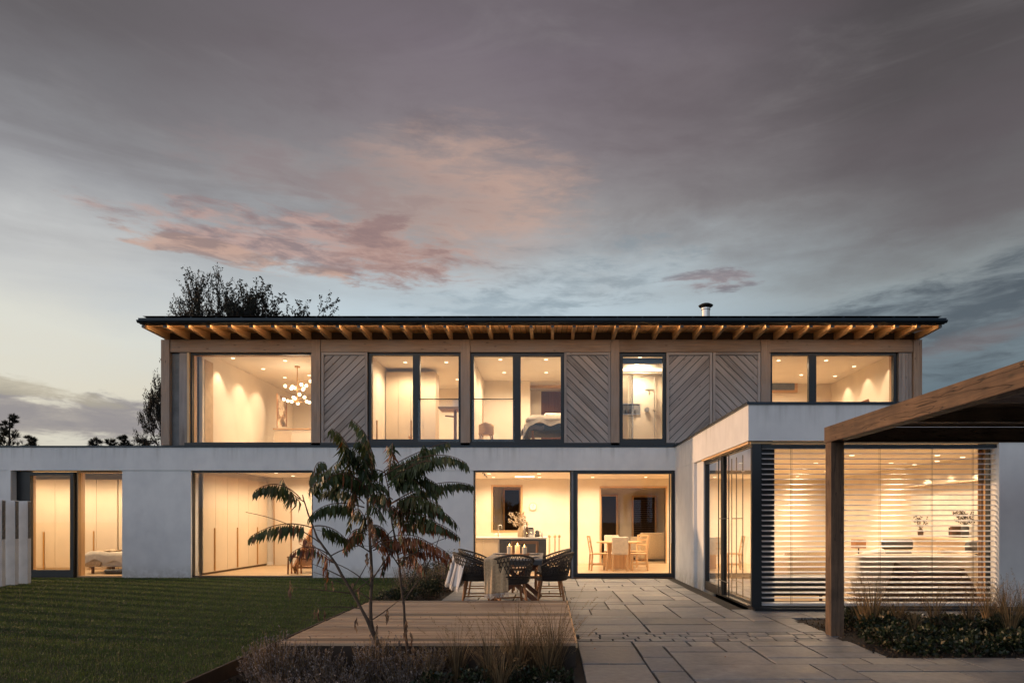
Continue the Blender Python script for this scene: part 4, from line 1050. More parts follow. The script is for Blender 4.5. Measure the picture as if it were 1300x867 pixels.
# ---- plants
def lavender(loc, h, n, spread, seed, label, group, mat='lav'):
    R.seed(seed); t = thing('silver_shrub', label, 'shrub', loc, 0, group)
    a, b = MB(), MB()
    for i in range(int(n*1.5)):
        an = R.random()*2*PI; r = spread*math.sqrt(R.random()); L = h*1.28*R.uniform(.5, 1.0)*(1-.3*r/spread)
        base = Vector((r*.5*math.cos(an), r*.5*math.sin(an), 0)); tip = base+Vector((r*.7*math.cos(an), r*.7*math.sin(an), L))+rnd(.02)
        pts = [base.lerp(tip, k/4)+Vector((0, 0, .0))+rnd(.004) for k in range(5)]
        a.tube(pts, [.0028, .0025, .002, .002, .0015], 3, cap=False)
        for k in range(14):
            u = R.uniform(.12, 1.0); p = base.lerp(tip, u); aa = R.random()*2*PI
            leaflet(b, p, Vector((math.cos(aa), math.sin(aa), R.uniform(.5, 1.8))), rnd(1), R.uniform(.018, .036)*(1.25-.4*u), .0085, min(1, max(0, R.gauss(.55, .25))), .1)
    a.build('stems', M['dryg'], t, world=False); b.build('leaves', M[mat], t, world=False); return t
def grass_tuft(loc, h, n, seed, label, group, plume=.3, mat='dryg', lean=.35, w=.0042):
    h *= 1.3; n = int(n*1.8); R.seed(seed); t = thing('ornamental_grass', label, 'grass tuft', loc, 0, group)
    a, b = MB(), MB()
    for i in range(n):
        an = R.random()*2*PI; L = h*R.uniform(.5, 1.0); out = L*lean*R.uniform(.2, 1.3); dirv = Vector((math.cos(an), math.sin(an), 0))
        p0 = dirv*.03*R.random(); p1 = p0+dirv*out*.25+Vector((0, 0, L*.65)); p2 = p0+dirv*out+Vector((0, 0, L*R.uniform(.75, 1.0)))
        k = 6; sd = Vector((-dirv.y, dirv.x, 0)); tt = R.random(); bb = len(a.v); ww = w*R.uniform(.7, 1.3)
        for j in range(k+1):
            p = bez(p0, p1, p2, j/k); q = ww*(1-j/k)*.9+.0006
            a.v += [tuple(p-sd*q), tuple(p+sd*q)]
        for j in range(k): a.face((bb+2*j, bb+2*j+1, bb+2*j+3, bb+2*j+2), None, tt)
        if R.random() < plume:
            d = (p2-bez(p0, p1, p2, .85)).normalized()
            for q in range(26):
                u = q/26; leaflet(b, p2+d*u*.11+rnd(.006), d+rnd(.8), rnd(1), .022*(1-.5*u), .0035, .3+.7*R.random(), 0)
    a.build('blades', M[mat], t, world=False)
    if b.v: b.build('plumes', M['dryg'], t, world=False)
    return t
def bush(loc, rx, ry, h, n, leaf, seed, label, group, mat='dkleaf', name='leafy_shrub', flowers=0, cat='shrub'):
    R.seed(seed); t = thing(name, label, cat, loc, 0, group); a, b = MB(), MB()
    for i in range(34):
        an = R.random()*2*PI; r = math.sqrt(R.random()); b.tube([(0.3*rx*r*math.cos(an), .3*ry*r*math.sin(an), 0), (rx*.6*r*math.cos(an), ry*.6*r*math.sin(an), h*.5), (rx*.9*r*math.cos(an), ry*.9*r*math.sin(an), h*R.uniform(.6, .95))], [.004, .003, .0015], 3, cap=False)
    lumps = [(R.uniform(-.6, .6)*rx, R.uniform(-.6, .6)*ry, h*R.uniform(.25, .72), R.uniform(.25, .5)) for _ in range(12)]
    for i in range(n):
        lx, ly, lz, lr = R.choice(lumps); v = rnd(1)
        if v.length > 1 or v.length < .35: v = v.normalized()*R.uniform(.6, 1)
        p = Vector((lx+v.x*lr*rx, ly+v.y*lr*ry, max(.01, lz+v.z*lr*h*.8)))
        leaflet(a, p, v+rnd(.8)+Vector((0, 0, .15)), rnd(1), leaf*R.uniform(.6, 1.3), leaf*.55, min(1, max(0, R.gauss(.45, .28))), .4)
    for i in range(flowers):
        an = R.random()*2*PI; r = R.random(); z0 = h*.6; p = Vector((rx*r*math.cos(an), ry*r*math.sin(an), h*R.uniform(.95, 1.45)))
        b.tube([(p.x*.7, p.y*.7, z0), p], [.002, .0012], 3, cap=False)
        for k in range(5): leaflet(a, p+rnd(.012), rnd(1), rnd(1), .02, .014, .95, .3)
    b.build('stems', M['bark'], t, world=False); a.build('leaves', M[mat], t, world=False); return t
G1 = 'silver grey shrubs along the front of the deck'
for i, (x, y, h, n, s_) in enumerate(((-2.28, 5.75, .50, 130, .20), (-1.98, 5.80, .40, 120, .22), (-2.50, 5.98, .40, 100, .20), (-1.50, 5.92, .46, 120, .20), (-1.22, 5.78, .34, 100, .22), (-1.74, 5.62, .30, 110, .22), (-2.1, 5.4, .24, 120, .24), (-1.05, 5.98, .36, 90, .18))):
    lavender((x, y, -.15), h, n, s_, 50+i, ['tallest silver grey shrub at the left corner of the deck', 'dense silver grey shrub in the middle of the left group'][i] if i < 2 else 'silver grey shrub of fine upright twigs in the border before the deck', G1)
G2 = 'pale low cushions along the front of the border'
for i, (x, y) in enumerate(((-1.72, 5.18), (-1.28, 5.2), (-.92, 5.3), (-.52, 5.42), (-.1, 5.35), (-.32, 5.2), (-.75, 5.15), (.02, 5.6), (-1.5, 5.32), (-.68, 5.6))):
    bush((x, y, -.16), .17, .15, .17, 900, .022, 80+i, 'pale grey-green cushion plant at the front of the foreground border', G2, mat='lav', name='cushion_plant', cat='plant')
G3 = 'arching ornamental grasses before the deck'
for i, (x, y, h, n, pl) in enumerate(((-.28, 6.05, .62, 75, .22), (-.02, 5.95, .58, 85, .25), (-.52, 5.95, .5, 60, .22), (-.82, 6.05, .46, 60, .25), (.06, 6.12, .66, 50, .35), (-1.02, 5.85, .36, 50, .2), (-.4, 5.7, .38, 60, .15), (-.15, 6.2, .5, 60, .3))):
    grass_tuft((x, y, -.16), h, n, 120+i, 'dry arching ornamental grass with feathery seed heads in front of the deck', G3, pl, 'dryg' if i != 0 else 'dryg', .5)
for i, (x, y) in enumerate(((-.62, 5.75), (-.25, 5.9), (.05, 5.8), (-.95, 5.6), (-.42, 6.1))):
    bush((x, y, -.16), .2, .16, .24, 420, .045, 150+i, 'low dark leafy perennial among the grasses before the deck', 'dark leafy plants before the deck', name='leafy_perennial', cat='plant')
# wall border
for i, (x, y, rx, h) in enumerate(((-2.15, 13.6, .42, .5), (-2.3, 12.6, .42, .42), (-2.1, 11.9, .34, .36), (-2.55, 14.6, .4, .5), (-2.2, 15.0, .4, .52), (-2.55, 11.4, .36, .28))):
    bush((x, y, -.03), rx, .42, h, 1500, .04, 170+i, 'bushy dark shrub with pale seed heads between the lawn and the terrace', 'shrubs between the lawn and the terrace', flowers=34)
for i, (x, y) in enumerate(((-1.98, 12.9), (-2.05, 14.3), (-2.75, 13.2))):
    lavender((x, y, -.03), .5, 80, .26, 190+i, 'thin silvery shrub in the narrow bed by the white wall', 'silvery shrubs by the white wall')
# pergola bed
G4 = 'dark leafy plants under the pergola'
i = 0
for yy in (6.85, 7.35, 7.9, 8.5):
    for q in range(7):
        x = 3.62+q*.5+R.uniform(-.1, .1)+(.15 if yy < 7 else 0)-(.0 if yy < 8 else .05); i += 1
        if yy > 7.5 and q == 0: x += .15
        bush((x, yy+R.uniform(-.1, .1), -.03), .30, .28, R.uniform(.17, .27), 620, .055, 200+i, 'low glossy dark leafy plant in the bed under the pergola', G4, name='leafy_perennial', cat='plant')
G5 = 'feathery grasses under the pergola'
for i, (px, y, h, n) in enumerate(((1108, 8.1, .62, 70), (1096, 8.3, .42, 60), (1140, 8.3, .40, 50), (1186, 8.2, .50, 55), (1230, 8.1, .42, 55), (1255, 8.4, .55, 45), (1283, 7.6, .62, 50), (1275, 8.5, .6, 45), (1160, 7.8, .34, 45), (1300, 8.0, .6, 50))):
    grass_tuft((X(px, y), y, -.03), h, n, 300+i, 'wispy brown ornamental grass rising from the bed under the pergola', G5, .3, 'dryg', .5)
# ground cover / litter in the beds
R.seed(77)
m = MB()
for i in range(9000):
    x = R.uniform(-2.9, .18); y = R.uniform(4.6, 6.25); leaflet(m, Vector((x, y, -.145+R.random()*.03)), rnd(1)+Vector((0, 0, .2)), rnd(1), R.uniform(.02, .05), R.uniform(.012, .025), R.random(), .4)
tag(m.build('leaf_litter', M['litter']), 'fallen leaves and small weeds covering the foreground border soil', 'leaf litter', kind='stuff')
m = MB()
for i in range(6000):
    x = R.uniform(3.25, 8); y = R.uniform(6.55, 9.2); leaflet(m, Vector((x, y, -.02+R.random()*.03)), rnd(1)+Vector((0, 0, .2)), rnd(1), R.uniform(.02, .045), R.uniform(.012, .025), R.random()*.7, .4)
for i in range(3500):
    x = R.uniform(-2.95, -1.84); y = R.uniform(9.7, 15.8); leaflet(m, Vector((x, y, -.02+R.random()*.05)), rnd(1)+Vector((0, 0, .2)), rnd(1), R.uniform(.02, .045), R.uniform(.012, .025), R.random()*.7, .4)
tag(m.build('bed_leaves', M['litter']), 'fallen leaves on the soil of the beds beside the paving', 'leaf litter', kind='stuff')
m = MB()
for i in range(95):
    x, y, z = R.choice(((R.uniform(-2.4, .2), R.uniform(6.3, 9.5), .205), (R.uniform(.4, 3), R.uniform(6, 15), .006), (R.uniform(-2.5, -.8), R.uniform(6.3, 8), .205)))
    a = R.random()*6.28; leaflet(m, Vector((x, y, z)), Vector((math.cos(a), math.sin(a), .12)), Vector((-math.sin(a), math.cos(a), .1)), R.uniform(.03, .06), .016, .3+.7*R.random(), .3)
tag(m.build('fallen_leaves', M['sumacdry']), 'few curled rusty leaves scattered over the deck and paving', 'leaves', kind='stuff')
# lawn
import numpy as np
def lawn():
    rg = np.random.default_rng(3); parts = []
    for (y0, y1, dens, w, h) in ((4.6, 7.5, 5600, .0027, .027), (7.5, 10.5, 3400, .0036, .028), (10.5, 15.86, 2200, .005, .030)):
        x0 = -12.6 if y0 > 7 else (-8.4); n = int((y1-y0)*(-2.975-x0)*dens)
        parts.append((rg.uniform(x0, -2.975, n), rg.uniform(y0, y1, n), w*rg.uniform(.7, 1.3, n), h*rg.uniform(.5, 1.2, n)))
    x, y, w, h = (np.concatenate(q) for q in zip(*parts)); n = len(x)
    keep = np.abs(x) < y*.83+.6; x, y, w, h = x[keep], y[keep], w[keep], h[keep]; n = len(x)
    a = rg.uniform(0, 2*PI, n); l = rg.normal(0, .45, n)*h; la = rg.uniform(0, 2*PI, n)
    ph = (y+.34*x+.12*np.sin(x*.9))*2*PI/.62; sun_streaks = .34*np.tanh(2.2*np.sin(ph))*np.clip((-x-2.6)/5, .12, 1); l = l*(.5+.8*(sun_streaks > 0))  # low sun and shade streaks painted into blade tint, lean varied along
    v = np.empty((n, 3, 3)); ca, sa = np.cos(a)*w, np.sin(a)*w
    v[:, 0] = np.stack([x-ca, y-sa, np.full(n, -.01)], 1); v[:, 1] = np.stack([x+ca, y+sa, np.full(n, -.01)], 1)
    v[:, 2] = np.stack([x+l*np.cos(la), y+l*np.sin(la), h-.01], 1)
    me = bpy.data.meshes.new('grass'); me.vertices.add(3*n); me.vertices.foreach_set('co', v.reshape(-1))
    me.loops.add(3*n); me.loops.foreach_set('vertex_index', np.arange(3*n)); me.polygons.add(n); me.polygons.foreach_set('loop_start', np.arange(n)*3)
    me.update(calc_edges=True); at = me.attributes.new('tint', 'FLOAT', 'FACE'); at.data.foreach_set('value', np.clip(rg.normal(.42, .2, n)+sun_streaks, 0, 1))
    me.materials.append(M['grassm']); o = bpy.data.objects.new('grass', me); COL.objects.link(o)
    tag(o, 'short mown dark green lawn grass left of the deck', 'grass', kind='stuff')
lawn()

# ---- background trees
def tree(name, base, h, spread, seed, label, leafn=3, gen=5, leafsz=.05, fork=3, crown_from=.35, group=None, droop=.0, lean=(0, 0), half=2.5):
    R.seed(seed); t = thing(name, label, 'tree', base, 0, group); a, lf = MB(), MB()
    def grow(p, d, L, r, g):
        k = 4; pts = [p]; dd = d.copy()
        for i in range(k):
            dd = (dd+rnd(.18)+Vector((0, 0, -droop*(5-g)*.08))).normalized(); pts.append(pts[-1]+dd*L/k)
        a.tube(pts, [r*(1-.45*i/k) for i in range(k+1)], 5 if g > 2 else 3, cap=False)
        if g <= 2:
            for i in range(leafn*(3-g)):
                q = R.choice(pts[1:]); leaflet(lf, q+rnd(.05), rnd(1), rnd(1), leafsz*R.uniform(.6, 1.4), leafsz*.6, R.random(), .3)
        if g == 0: return
        for i in range(fork if g > 1 else fork+1):
            an = R.random()*2*PI; sp = R.uniform(.35, .85)*spread
            x = dd.orthogonal().normalized(); y = dd.cross(x)
            nd = (dd+(x*math.cos(an)+y*math.sin(an))*sp+Vector((0, 0, .12))).normalized()
            grow(pts[R.choice((2, 3, 4, 4))], nd, L*R.uniform(.55, .8), r*.55, g-1)
    grow(Vector((0, 0, 0)), Vector((lean[0], lean[1], 1)).normalized(), h*crown_from, h*.018, gen)
    zt = sorted(v[2] for v in a.v)[int(len(a.v)*.9995)]; xs = sorted(v[0] for v in a.v); xa, xb = xs[int(len(xs)*.01)], xs[int(len(xs)*.99)]
    kz, kx, cx = h/zt, 2*half/(xb-xa), (xa+xb)/2
    for q in (a, lf): q.v = [((v[0]-cx*min(1, max(0, v[2])/zt*1.4))*kx, v[1]*kx, v[2]*kz) for v in q.v]
    a.build('trunk', M['farbark'], t, world=False); lf.build('crown', M['farleaf'], t, world=False); return t
tree('birch_tree', (X(288, 27), 27, -.3), Z(350, 27)+.3, .8, 11, 'fine twigged nearly bare tree rising behind the left end of the roof', leafn=5, gen=5, leafsz=.085, fork=4, crown_from=.3, half=2.15)
tree('birch_tree', (X(355, 28), 28, -.3), Z(362, 28)+.3, .9, 15, 'thicker leafed bare tree just right of the first behind the roof', leafn=9, gen=5, leafsz=.095, fork=4, crown_from=.3, half=2.3)
tree('birch_tree', (X(325, 29), 29, -.3), Z(366, 29)+.3, .95, 31, 'lower twiggy tree filling the gap between the two trees behind the roof', leafn=8, gen=5, leafsz=.09, fork=4, crown_from=.3, half=2.0)
tree('birch_tree', (X(216, 24), 24.2, -.3), Z(452, 24)+.3, .9, 21, 'smaller tree whose drooping twigs show beside the left timber corner', leafn=6, gen=5, leafsz=.07, fork=4, crown_from=.3, half=1.05)
def conifer(px, Y, ztop, wd, seed, label):
    R.seed(seed); t = thing('pine_tree', label, 'tree', (X(px, Y), Y, -.3), 0, 'dark conifer tops beyond the flat roof'); a, lf = MB(), MB()
    H_ = ztop+.3; a.tube([(0, 0, 0), (0, 0, H_*.97)], [.12, .015], 6)
    for i in range(70):
        z = H_*(.35+.63*i/70); an = R.random()*2*PI; L = wd*(1.12-(i/70))*R.uniform(.4, 1.4)
        tip = Vector((math.cos(an)*L, math.sin(an)*L, z+L*R.uniform(.25, .75))); s0 = Vector((0, 0, z)); a.tube([s0, tip], [.02, .006], 3, cap=False)
        for k in range(3):
            side = s0.lerp(tip, R.uniform(.4, .8)); tp2 = side+Vector((R.uniform(-.3, .3), R.uniform(-.3, .3), .35))*L*.6
            for (p, q) in ((s0, tip), (side, tp2)):
                for j in range(15):
                    u = R.uniform(.3, 1.05); pp = p.lerp(q, u); leaflet(lf, pp, (q-p).normalized()*1.3+rnd(.7), rnd(1), .16, .016, R.random(), 0)
    a.build('trunk', M['farbark'], t, world=False); lf.build('crown', M['farleaf'], t, world=False)
for args in ((12, 24, Z(526, 24), .9, 1, 'tallest dark pine top at the far left beyond the flat roof'), (38, 25, Z(553, 25), .6, 2, 'small dark pine top just right of the tallest one'), (-14, 25, Z(538, 25), .9, 3, 'pine tree beyond the left picture edge'),
             (122, 26, Z(555, 26), .9, 4, 'low dark conifer top between the pines and the timber corner'), (158, 25, Z(552, 25), .8, 5, 'bushy conifer top left of the timber corner'), (182, 26, Z(556, 26), .7, 6, 'conifer top closest to the timber corner'), (140, 27, Z(557, 27), .8, 7, 'lowest conifer top behind the flat roof parapet')):
    conifer(*args)
R.seed(999)
# ================================================================== FURNITURE INSIDE, SEEN THROUGH THE GLASS
FU, FG = 3.102, .022        # floor levels
def wardrobe(loc_label, x0, x1, y, z0, z1, n, handles, hz, cat='wardrobe', d=.55, axis='x'):
    t = thing('wardrobe', loc_label, cat, ((x0+x1)/2, y, z0))
    sub(t, 'carcass', 'icab', lambda m: m.box(x0, x1, y+.022, y+d, z0, z1))
    w = (x1-x0)/n
    for i in range(n): sub(t, 'door', 'icab', lambda m: m.box(x0+w*i+.004, x0+w*(i+1)-.004, y, y+.02, z0+.06, z1-.01))
    for hx in handles: sub(t, 'handle', 'brass', lambda m: m.box(hx-.016, hx+.016, y-.03, y-.002, hz[0], hz[1]))
    return t
wardrobe('built-in cream wardrobe with long bronze handles in the ground floor bedroom', -14.2, -11.45, 18.1, FG, 2.42, 5, (X(56, 18.1),), (Z(727, 18.1)+.1, Z(675, 18.1)))
wardrobe('single cream wardrobe with one short handle behind the ground floor bed', -11.43, -10.55, 18.12, FG, 2.42, 2, (X(119, 18.1),), (.45, Z(674, 18.1)))
t = thing('interior_door', 'pale door in a light wooden frame behind the ground floor bed', 'door', (-10.2, 18.6, FG))
sub(t, 'leaf', 'icab', lambda m: m.box(-10.40, -9.8, 18.62, 18.66, FG, 2.1))
sub(t, 'frame', 'iceil', lambda m: (m.box(-10.55, -10.42, 18.56, 18.66, FG, 2.25), m.box(-10.42, -9.7, 18.56, 18.66, 2.12, 2.25)))
# hall wardrobes along the left wall
for k in range(6):
    y0 = 16.35+k*.62
    t = thing('cupboard', ['tall cream hall cupboard nearest the window', 'second tall cream hall cupboard from the window with a bronze handle', 'third tall cream hall cupboard from the window', 'fourth tall cream hall cupboard from the window', 'tall cream hall cupboard next to the last', 'tall cream hall cupboard at the far end of the row'][k], 'cupboard', (-8.3, y0, FG), 0, 'hall cupboards in a row')
    sub(t, 'door', 'icab', lambda m: m.box(-8.31, -8.285, y0+.004, y0+.614, FG+.05, 2.45))
    sub(t, 'plinth', 'line', lambda m: m.box(-8.31, -8.30, y0, y0+.62, FG, FG+.049))
    if k in (0, 2, 4): sub(t, 'handle', 'brass', lambda m: m.box(-8.283, -8.262, y0+.53-.0, y0+.57, FG+.07, FG+1.12))
t = thing('interior_door', 'flush cream door at the end of the hall beside the stair', 'door', (X(357, 20.1), 20.12, FG))
sub(t, 'leaf', 'icab', lambda m: m.box(X(348, 20.1), X(368, 20.1), 20.14, 20.18, FG, 2.15))
sub(t, 'frame', 'oak', lambda m: (m.box(X(346.8, 20.1), X(347.8, 20.1), 20.12, 20.19, FG, 2.17), m.box(X(368.2, 20.1), X(369.2, 20.1), 20.12, 20.19, FG, 2.17)))
# stair
t = thing('staircase', 'open wooden staircase climbing beside the hall wall behind the sumac', 'staircase', (-6.0, 17, FG))
for i in range(13):
    sub(t, 'tread', 'teak', lambda m: m.box(-6.30, -5.25, 16.95+i*.25, 16.95+i*.25+.28, .19+i*.195-.05, .19+i*.195))
    sub(t, 'riser', 'oak', lambda m: m.box(-6.28, -5.27, 16.95+i*.25+.26, 16.95+i*.25+.275, .19+i*.195, .19+(i+1)*.195-.052))
sub(t, 'stringer', 'teak', lambda m: m.bar((-6.33, 16.95, .1), (-6.33, 20.15, 2.5), .04, .22, up=(0, 0, 1)))
t = thing('wooden_stool', 'low wooden step stool at the foot of the staircase', 'stool', (X(375, 16.8), 16.75, FG))
sub(t, 'seat', 'teak', lambda m: m.box(-.14, .14, -.14, .14, .40, .43), world=False)
for sx in (-1, 1):
    for sy in (-1, 1): sub(t, 'leg', 'teak', lambda m: m.bar((sx*.12, sy*.12, 0), (sx*.11, sy*.11, .40), .03, .03), world=False)
# beds
def bed(label, loc, w, l, z, base, mat2, tag2, throwlab, throwmat, head=None):
    """bed runs away to the right (+X)"""
    x, y, zf = loc; t = thing('bed', label, 'bed', loc)
    L = lambda n, m_, b, **k: sub(t, n, m_, b, world=False, **k)
    L('base', base, lambda m: m.soft(0, l, -w/2, w/2, z-.34 if base != 'teak' else z-.22, z-.12, .04), smooth=True)
    L('mattress', 'cream', lambda m: m.soft(-.02, l, -w/2-.02, w/2+.02, z-.18, z, .08), smooth=True)
    for sx in (.15, l-.15):
        for sy in (-1, 1): L('leg', 'teak', lambda m: m.bar((sx, sy*(w/2-.1), 0), (sx, sy*(w/2-.1), z-.2), .05, .05))
    def duv(m):
        m.grid(lambda u, v: (-.05+.02*math.sin(v*20)+l*u*1.0-.0, (v-.5)*(w+.12), z+.02+.018*math.sin(u*9+v*5)+.015*math.sin(v*17) - max(0, abs(v-.5)*2-.9)*2.2*(1+.2*math.sin(u*25)) - max(0, .06-u)*3.5), 40, 36)
    L('duvet', 'cream', duv, smooth=True)
    th = thing('bed_throw', throwlab, 'throw', (x, y, zf))
    def tf(m):
        m.grid(lambda u, v: (-.12+.07*math.sin(v*7)+ (.55+.05*math.sin(v*11))*u, (v-.5)*(w+.2)*.92, z+.05+.015*math.sin(u*13+v*9) - max(0, abs(v-.5)*2-.86)*2.6 - max(0, .30-u)*(1.15+.3*math.sin(v*23))), 26, 40)
    o = sub(th, 'cloth', throwmat, tf, smooth=True, world=False); s_ = o.modifiers.new('Solidify', 'SOLIDIFY'); s_.thickness = .012
    def ff(m):
        for i in range(50):
            v = i/49.; p = Vector((-.12+.07*math.sin(v*7), (v-.5)*(w+.2)*.92, z+.05+.015*math.sin(v*9)-max(0, abs(v-.5)*2-.86)*2.6-.30*(1.15+.3*math.sin(v*23))))
            m.tube([p, p+Vector((R.uniform(-.02, .02), 0, -.06))], .005, 4)
    sub(th, 'fringe', throwmat, ff, world=False)
    return t
bed('low bed with cream bedding and short wooden legs in the ground floor bedroom', (X(112, 16.95), 17.3, FG), 1.0, 1.9, .50, 'cream', 'cream', '', 'grey brown fringed throw over the foot of the ground floor bed', 'beige')
m = MB(); m.soft(-.22, .22, -.12, .12, 0, .12, .06); o = m.build('dark_lump', M['dark'], None, smooth=True); o.location = (X(148, 16.8), 16.75, FG); tag(o, 'dark soft lump lying on the floor under the ground floor bed', 'lump'); o.name = 'soft_lump'  # soft dark lump on the floor below the bed
bed('upholstered blue grey bed with cream duvet in the first floor bedroom', (X(669, 17.3), 17.7, FU), 1.5, 2.0, .80, 'bluegrey', 'cream', '', 'charcoal fringed throw over the corner of the upstairs bed', 'grey')
# upstairs room 1: painting, sideboard, chandelier
t = thing('painting', 'narrow framed painting of brown and white shapes on the upstairs side wall', 'painting', (-8.24, 21.0, FU+.9))
ya_, yb_ = 20.0, 21.6
def pm():
    k = NT('abstract_picture'); v = k.coord('Object', (1, 1, 1)); n = k.noise(v, 3.2, 4); k.l(k.ramp(n, [(.35, (.05, .03, .015)), (.48, (.30, .18, .09)), (.55, (.66, .56, .42)), (.7, (.20, .12, .07))]), k.b.inputs['Base Color']); return k.m
t.location = (-7.35, 19.3, FU)
sub(t, 'canvas', pm(), lambda m: m.quad((X(352.3, 19.6), 19.6, Z(542, 19.6)), (X(363.7, 20.2), 20.2, Z(541.5, 20.2)), (X(363.7, 20.2), 20.2, Z(505, 20.2)), (X(352.3, 19.6), 19.6, Z(500.5, 19.6))))
sub(t, 'frame', 'teak', lambda m: (m.bar((X(352, 19.6), 19.59, Z(543, 19.6)), (X(352, 19.6), 19.59, Z(499.5, 19.6)), .02, .02), m.bar((X(364, 20.2), 20.19, Z(542, 20.2)), (X(364, 20.2), 20.19, Z(504.5, 20.2)), .02, .02)))
t = thing('sideboard', 'low cream sideboard with a wooden top under the chandelier', 'sideboard', (-6.4, 19.4, FU))
sub(t, 'body', 'iwall', lambda m: m.box(X(347.5, 19.5), -5.03, 19.5, 20.0, FU, Z(545.5, 19.5)))
sub(t, 'top', 'oak', lambda m: m.box(X(347, 19.5), -5.03, 19.47, 20.02, Z(545.3, 19.5), Z(543.7, 19.5)))
sub(t, 'door', 'icab', lambda m: (m.box(X(349, 19.5), X(370, 19.5), 19.485, 19.498, FU+.08, Z(547, 19.5))))
t = thing('chandelier', 'brass chandelier of clustered frosted glass globes in the upstairs room', 'chandelier', (X(377.5, 17.9), 17.9, CU))
sub(t, 'stem', 'brass', lambda m: (m.tube([(0, 0, 0), (0, 0, -.98)], .012, 8), m.lathe([(.07, -.035), (.07, -.003)], (0, 0, 0), 16)), world=False)
R.seed(41)
for i in range(19):
    an = i*2.399; rr_ = R.uniform(.14, .42); zz = -.98+R.uniform(0, .62) if i % 3 else -.95+R.uniform(0, .1)
    p = Vector((rr_*math.cos(an), rr_*math.sin(an)*.8, zz))
    sub(t, 'arm', 'brass', lambda m: m.tube([(0, 0, zz-.02), p], .006, 5), world=False)
    sub(t, 'globe', 'lamp', lambda m: m.ball(p, .045, 12), smooth=True, world=False)
lp = bpy.data.lights.new('chandelier_light', 'POINT'); lp.energy = 25; lp.color = LW; lp.shadow_soft_size = .3; o = bpy.data.objects.new('chandelier_light', lp); COL.objects.link(o); o.location = (X(377.5, 17.9), 17.9, CU-.75)
t = thing('wardrobe', 'tall tan wardrobe side in the corner of the chandelier room', 'wardrobe', (-8.1, 16.5, FU))
sub(t, 'side_panel', plain('tan_panel', (.50, .36, .21), .7), lambda m: m.box(-8.24, X(270, 16.75), 16.35, 16.75, FU, Z(461, 16.75)))
# room 2 upstairs
wardrobe('upstairs cream wardrobe with two long wooden handles left of the desk', -4.33, X(553, 18.1), 18.1, FU, Z(472, 18.1), 4, (), (0, 1))
for px in (478.5, 522):
    t = thing('clothes_stand', 'slim wooden clothes stand before the upstairs wardrobe, ' + ('far left in its window' if px < 500 else 'with a round peg beside the window post'), 'stand', (X(px, 17.2), 17.2, FU))
    sub(t, 'pole', 'rafter', lambda m: m.box(-.018, .018, -.018, .018, 0, Z(533.5, 17.2)-FU), world=False)
    sub(t, 'peg' if px > 500 else 'base', 'rafter', lambda m: (m.ball((-.03, 0, .33), .05, 10) if px > 500 else m.box(-.06, .06, -.06, .06, 0, .02)), world=False)
t = thing('standing_desk', 'tall wooden standing desk with a small monitor in the upstairs study', 'desk', (X(571, 16.9), 16.95, FU))
zd = Z(518.3, 16.9)-FU
sub(t, 'desktop', 'oak', lambda m: m.box(X(558, 16.9)-X(571, 16.9), .55, -.3, .35, zd-.035, zd), world=False)
for xx in (.13, .42): sub(t, 'leg', 'teak', lambda m: m.box(xx-.035, xx+.035, -.03, .03, 0, zd-.036), world=False)
sub(t, 'bracket', 'teak', lambda m: m.tube([(-.12, 0, zd-.18), (.10, 0, zd-.2), (.13, 0, zd-.3)], .02, 6), world=False)
t = thing('monitor', 'white monitor standing on the upstairs desk by the window frame', 'monitor', (X(578, 16.95), 17.0, FU+zd))
sub(t, 'screen', 'white', lambda m: m.box(-.07, .3, -.015, .015, .03, .22), world=False)
sub(t, 'stand', 'chrome', lambda m: m.box(-.02, .14, -.04, .04, .001, .028), world=False)
m = MB(); m.box(-.10, .10, -.12, .12, 0, .015); m.box(-.09, .09, -.11, .11, .0152, .03); o = m.build('book_pair', M['white'], None); o.name = 'notebook'; o.location = (X(567, 16.9), 16.9, FU+zd+.001); tag(o, 'pale notebooks lying on the upstairs standing desk', 'notebook')
# room 3 upstairs
t = thing('bar_stool', 'upstairs stool with a wooden bucket seat and thin hairpin legs', 'stool', (X(617, 16.9), 16.9, FU))
zs = Z(551, 16.9)-FU; zt_ = Z(537, 16.9)-FU
def bucket(m):
    m.grid(lambda u, v: ((-.19+.38*u), -.03+.20*math.sin(PI*u)*(.3+.7*v)*-1+.12, zs+(zt_-zs)*v*(1-.25*abs(u-.5))), 16, 4)
    m.lathe([(.18, zs-.02), (.19, zs), (.05, zs+.005)], (0, 0, 0), 16)
o = sub(t, 'seat', 'rafter', bucket, smooth=True, world=False); s_ = o.modifiers.new('Solidify', 'SOLIDIFY'); s_.thickness = .02
for sx in (-1, 1):
    for sy in (-1, 1): sub(t, 'leg', 'teak', lambda m: (m.tube([(sx*.10, sy*.10, zs-.02), (sx*.19, sy*.17, 0)], .009, 6), m.tube([(sx*.15, sy*.10, zs-.02), (sx*.19, sy*.17, 0)], .009, 6)), world=False)
t = thing('floor_lamp', 'very thin black floor lamp standing behind the upstairs stool', 'lamp', (X(613, 17.3), 17.3, FU))
sub(t, 'pole', 'brass', lambda m: m.tube([(0, 0, .02), (0, 0, Z(508, 17.3)-FU)], .012, 6), world=False)
sub(t, 'base', 'brass', lambda m: m.lathe([(.12, 0), (.12, .015), (.02, .02)], (0, 0, 0), 16), world=False)
sub(t, 'head', 'white', lambda m: m.lathe([(.03, Z(508, 17.3)-FU), (.05, Z(506, 17.3)-FU)], (0, 0, 0), 12), world=False)
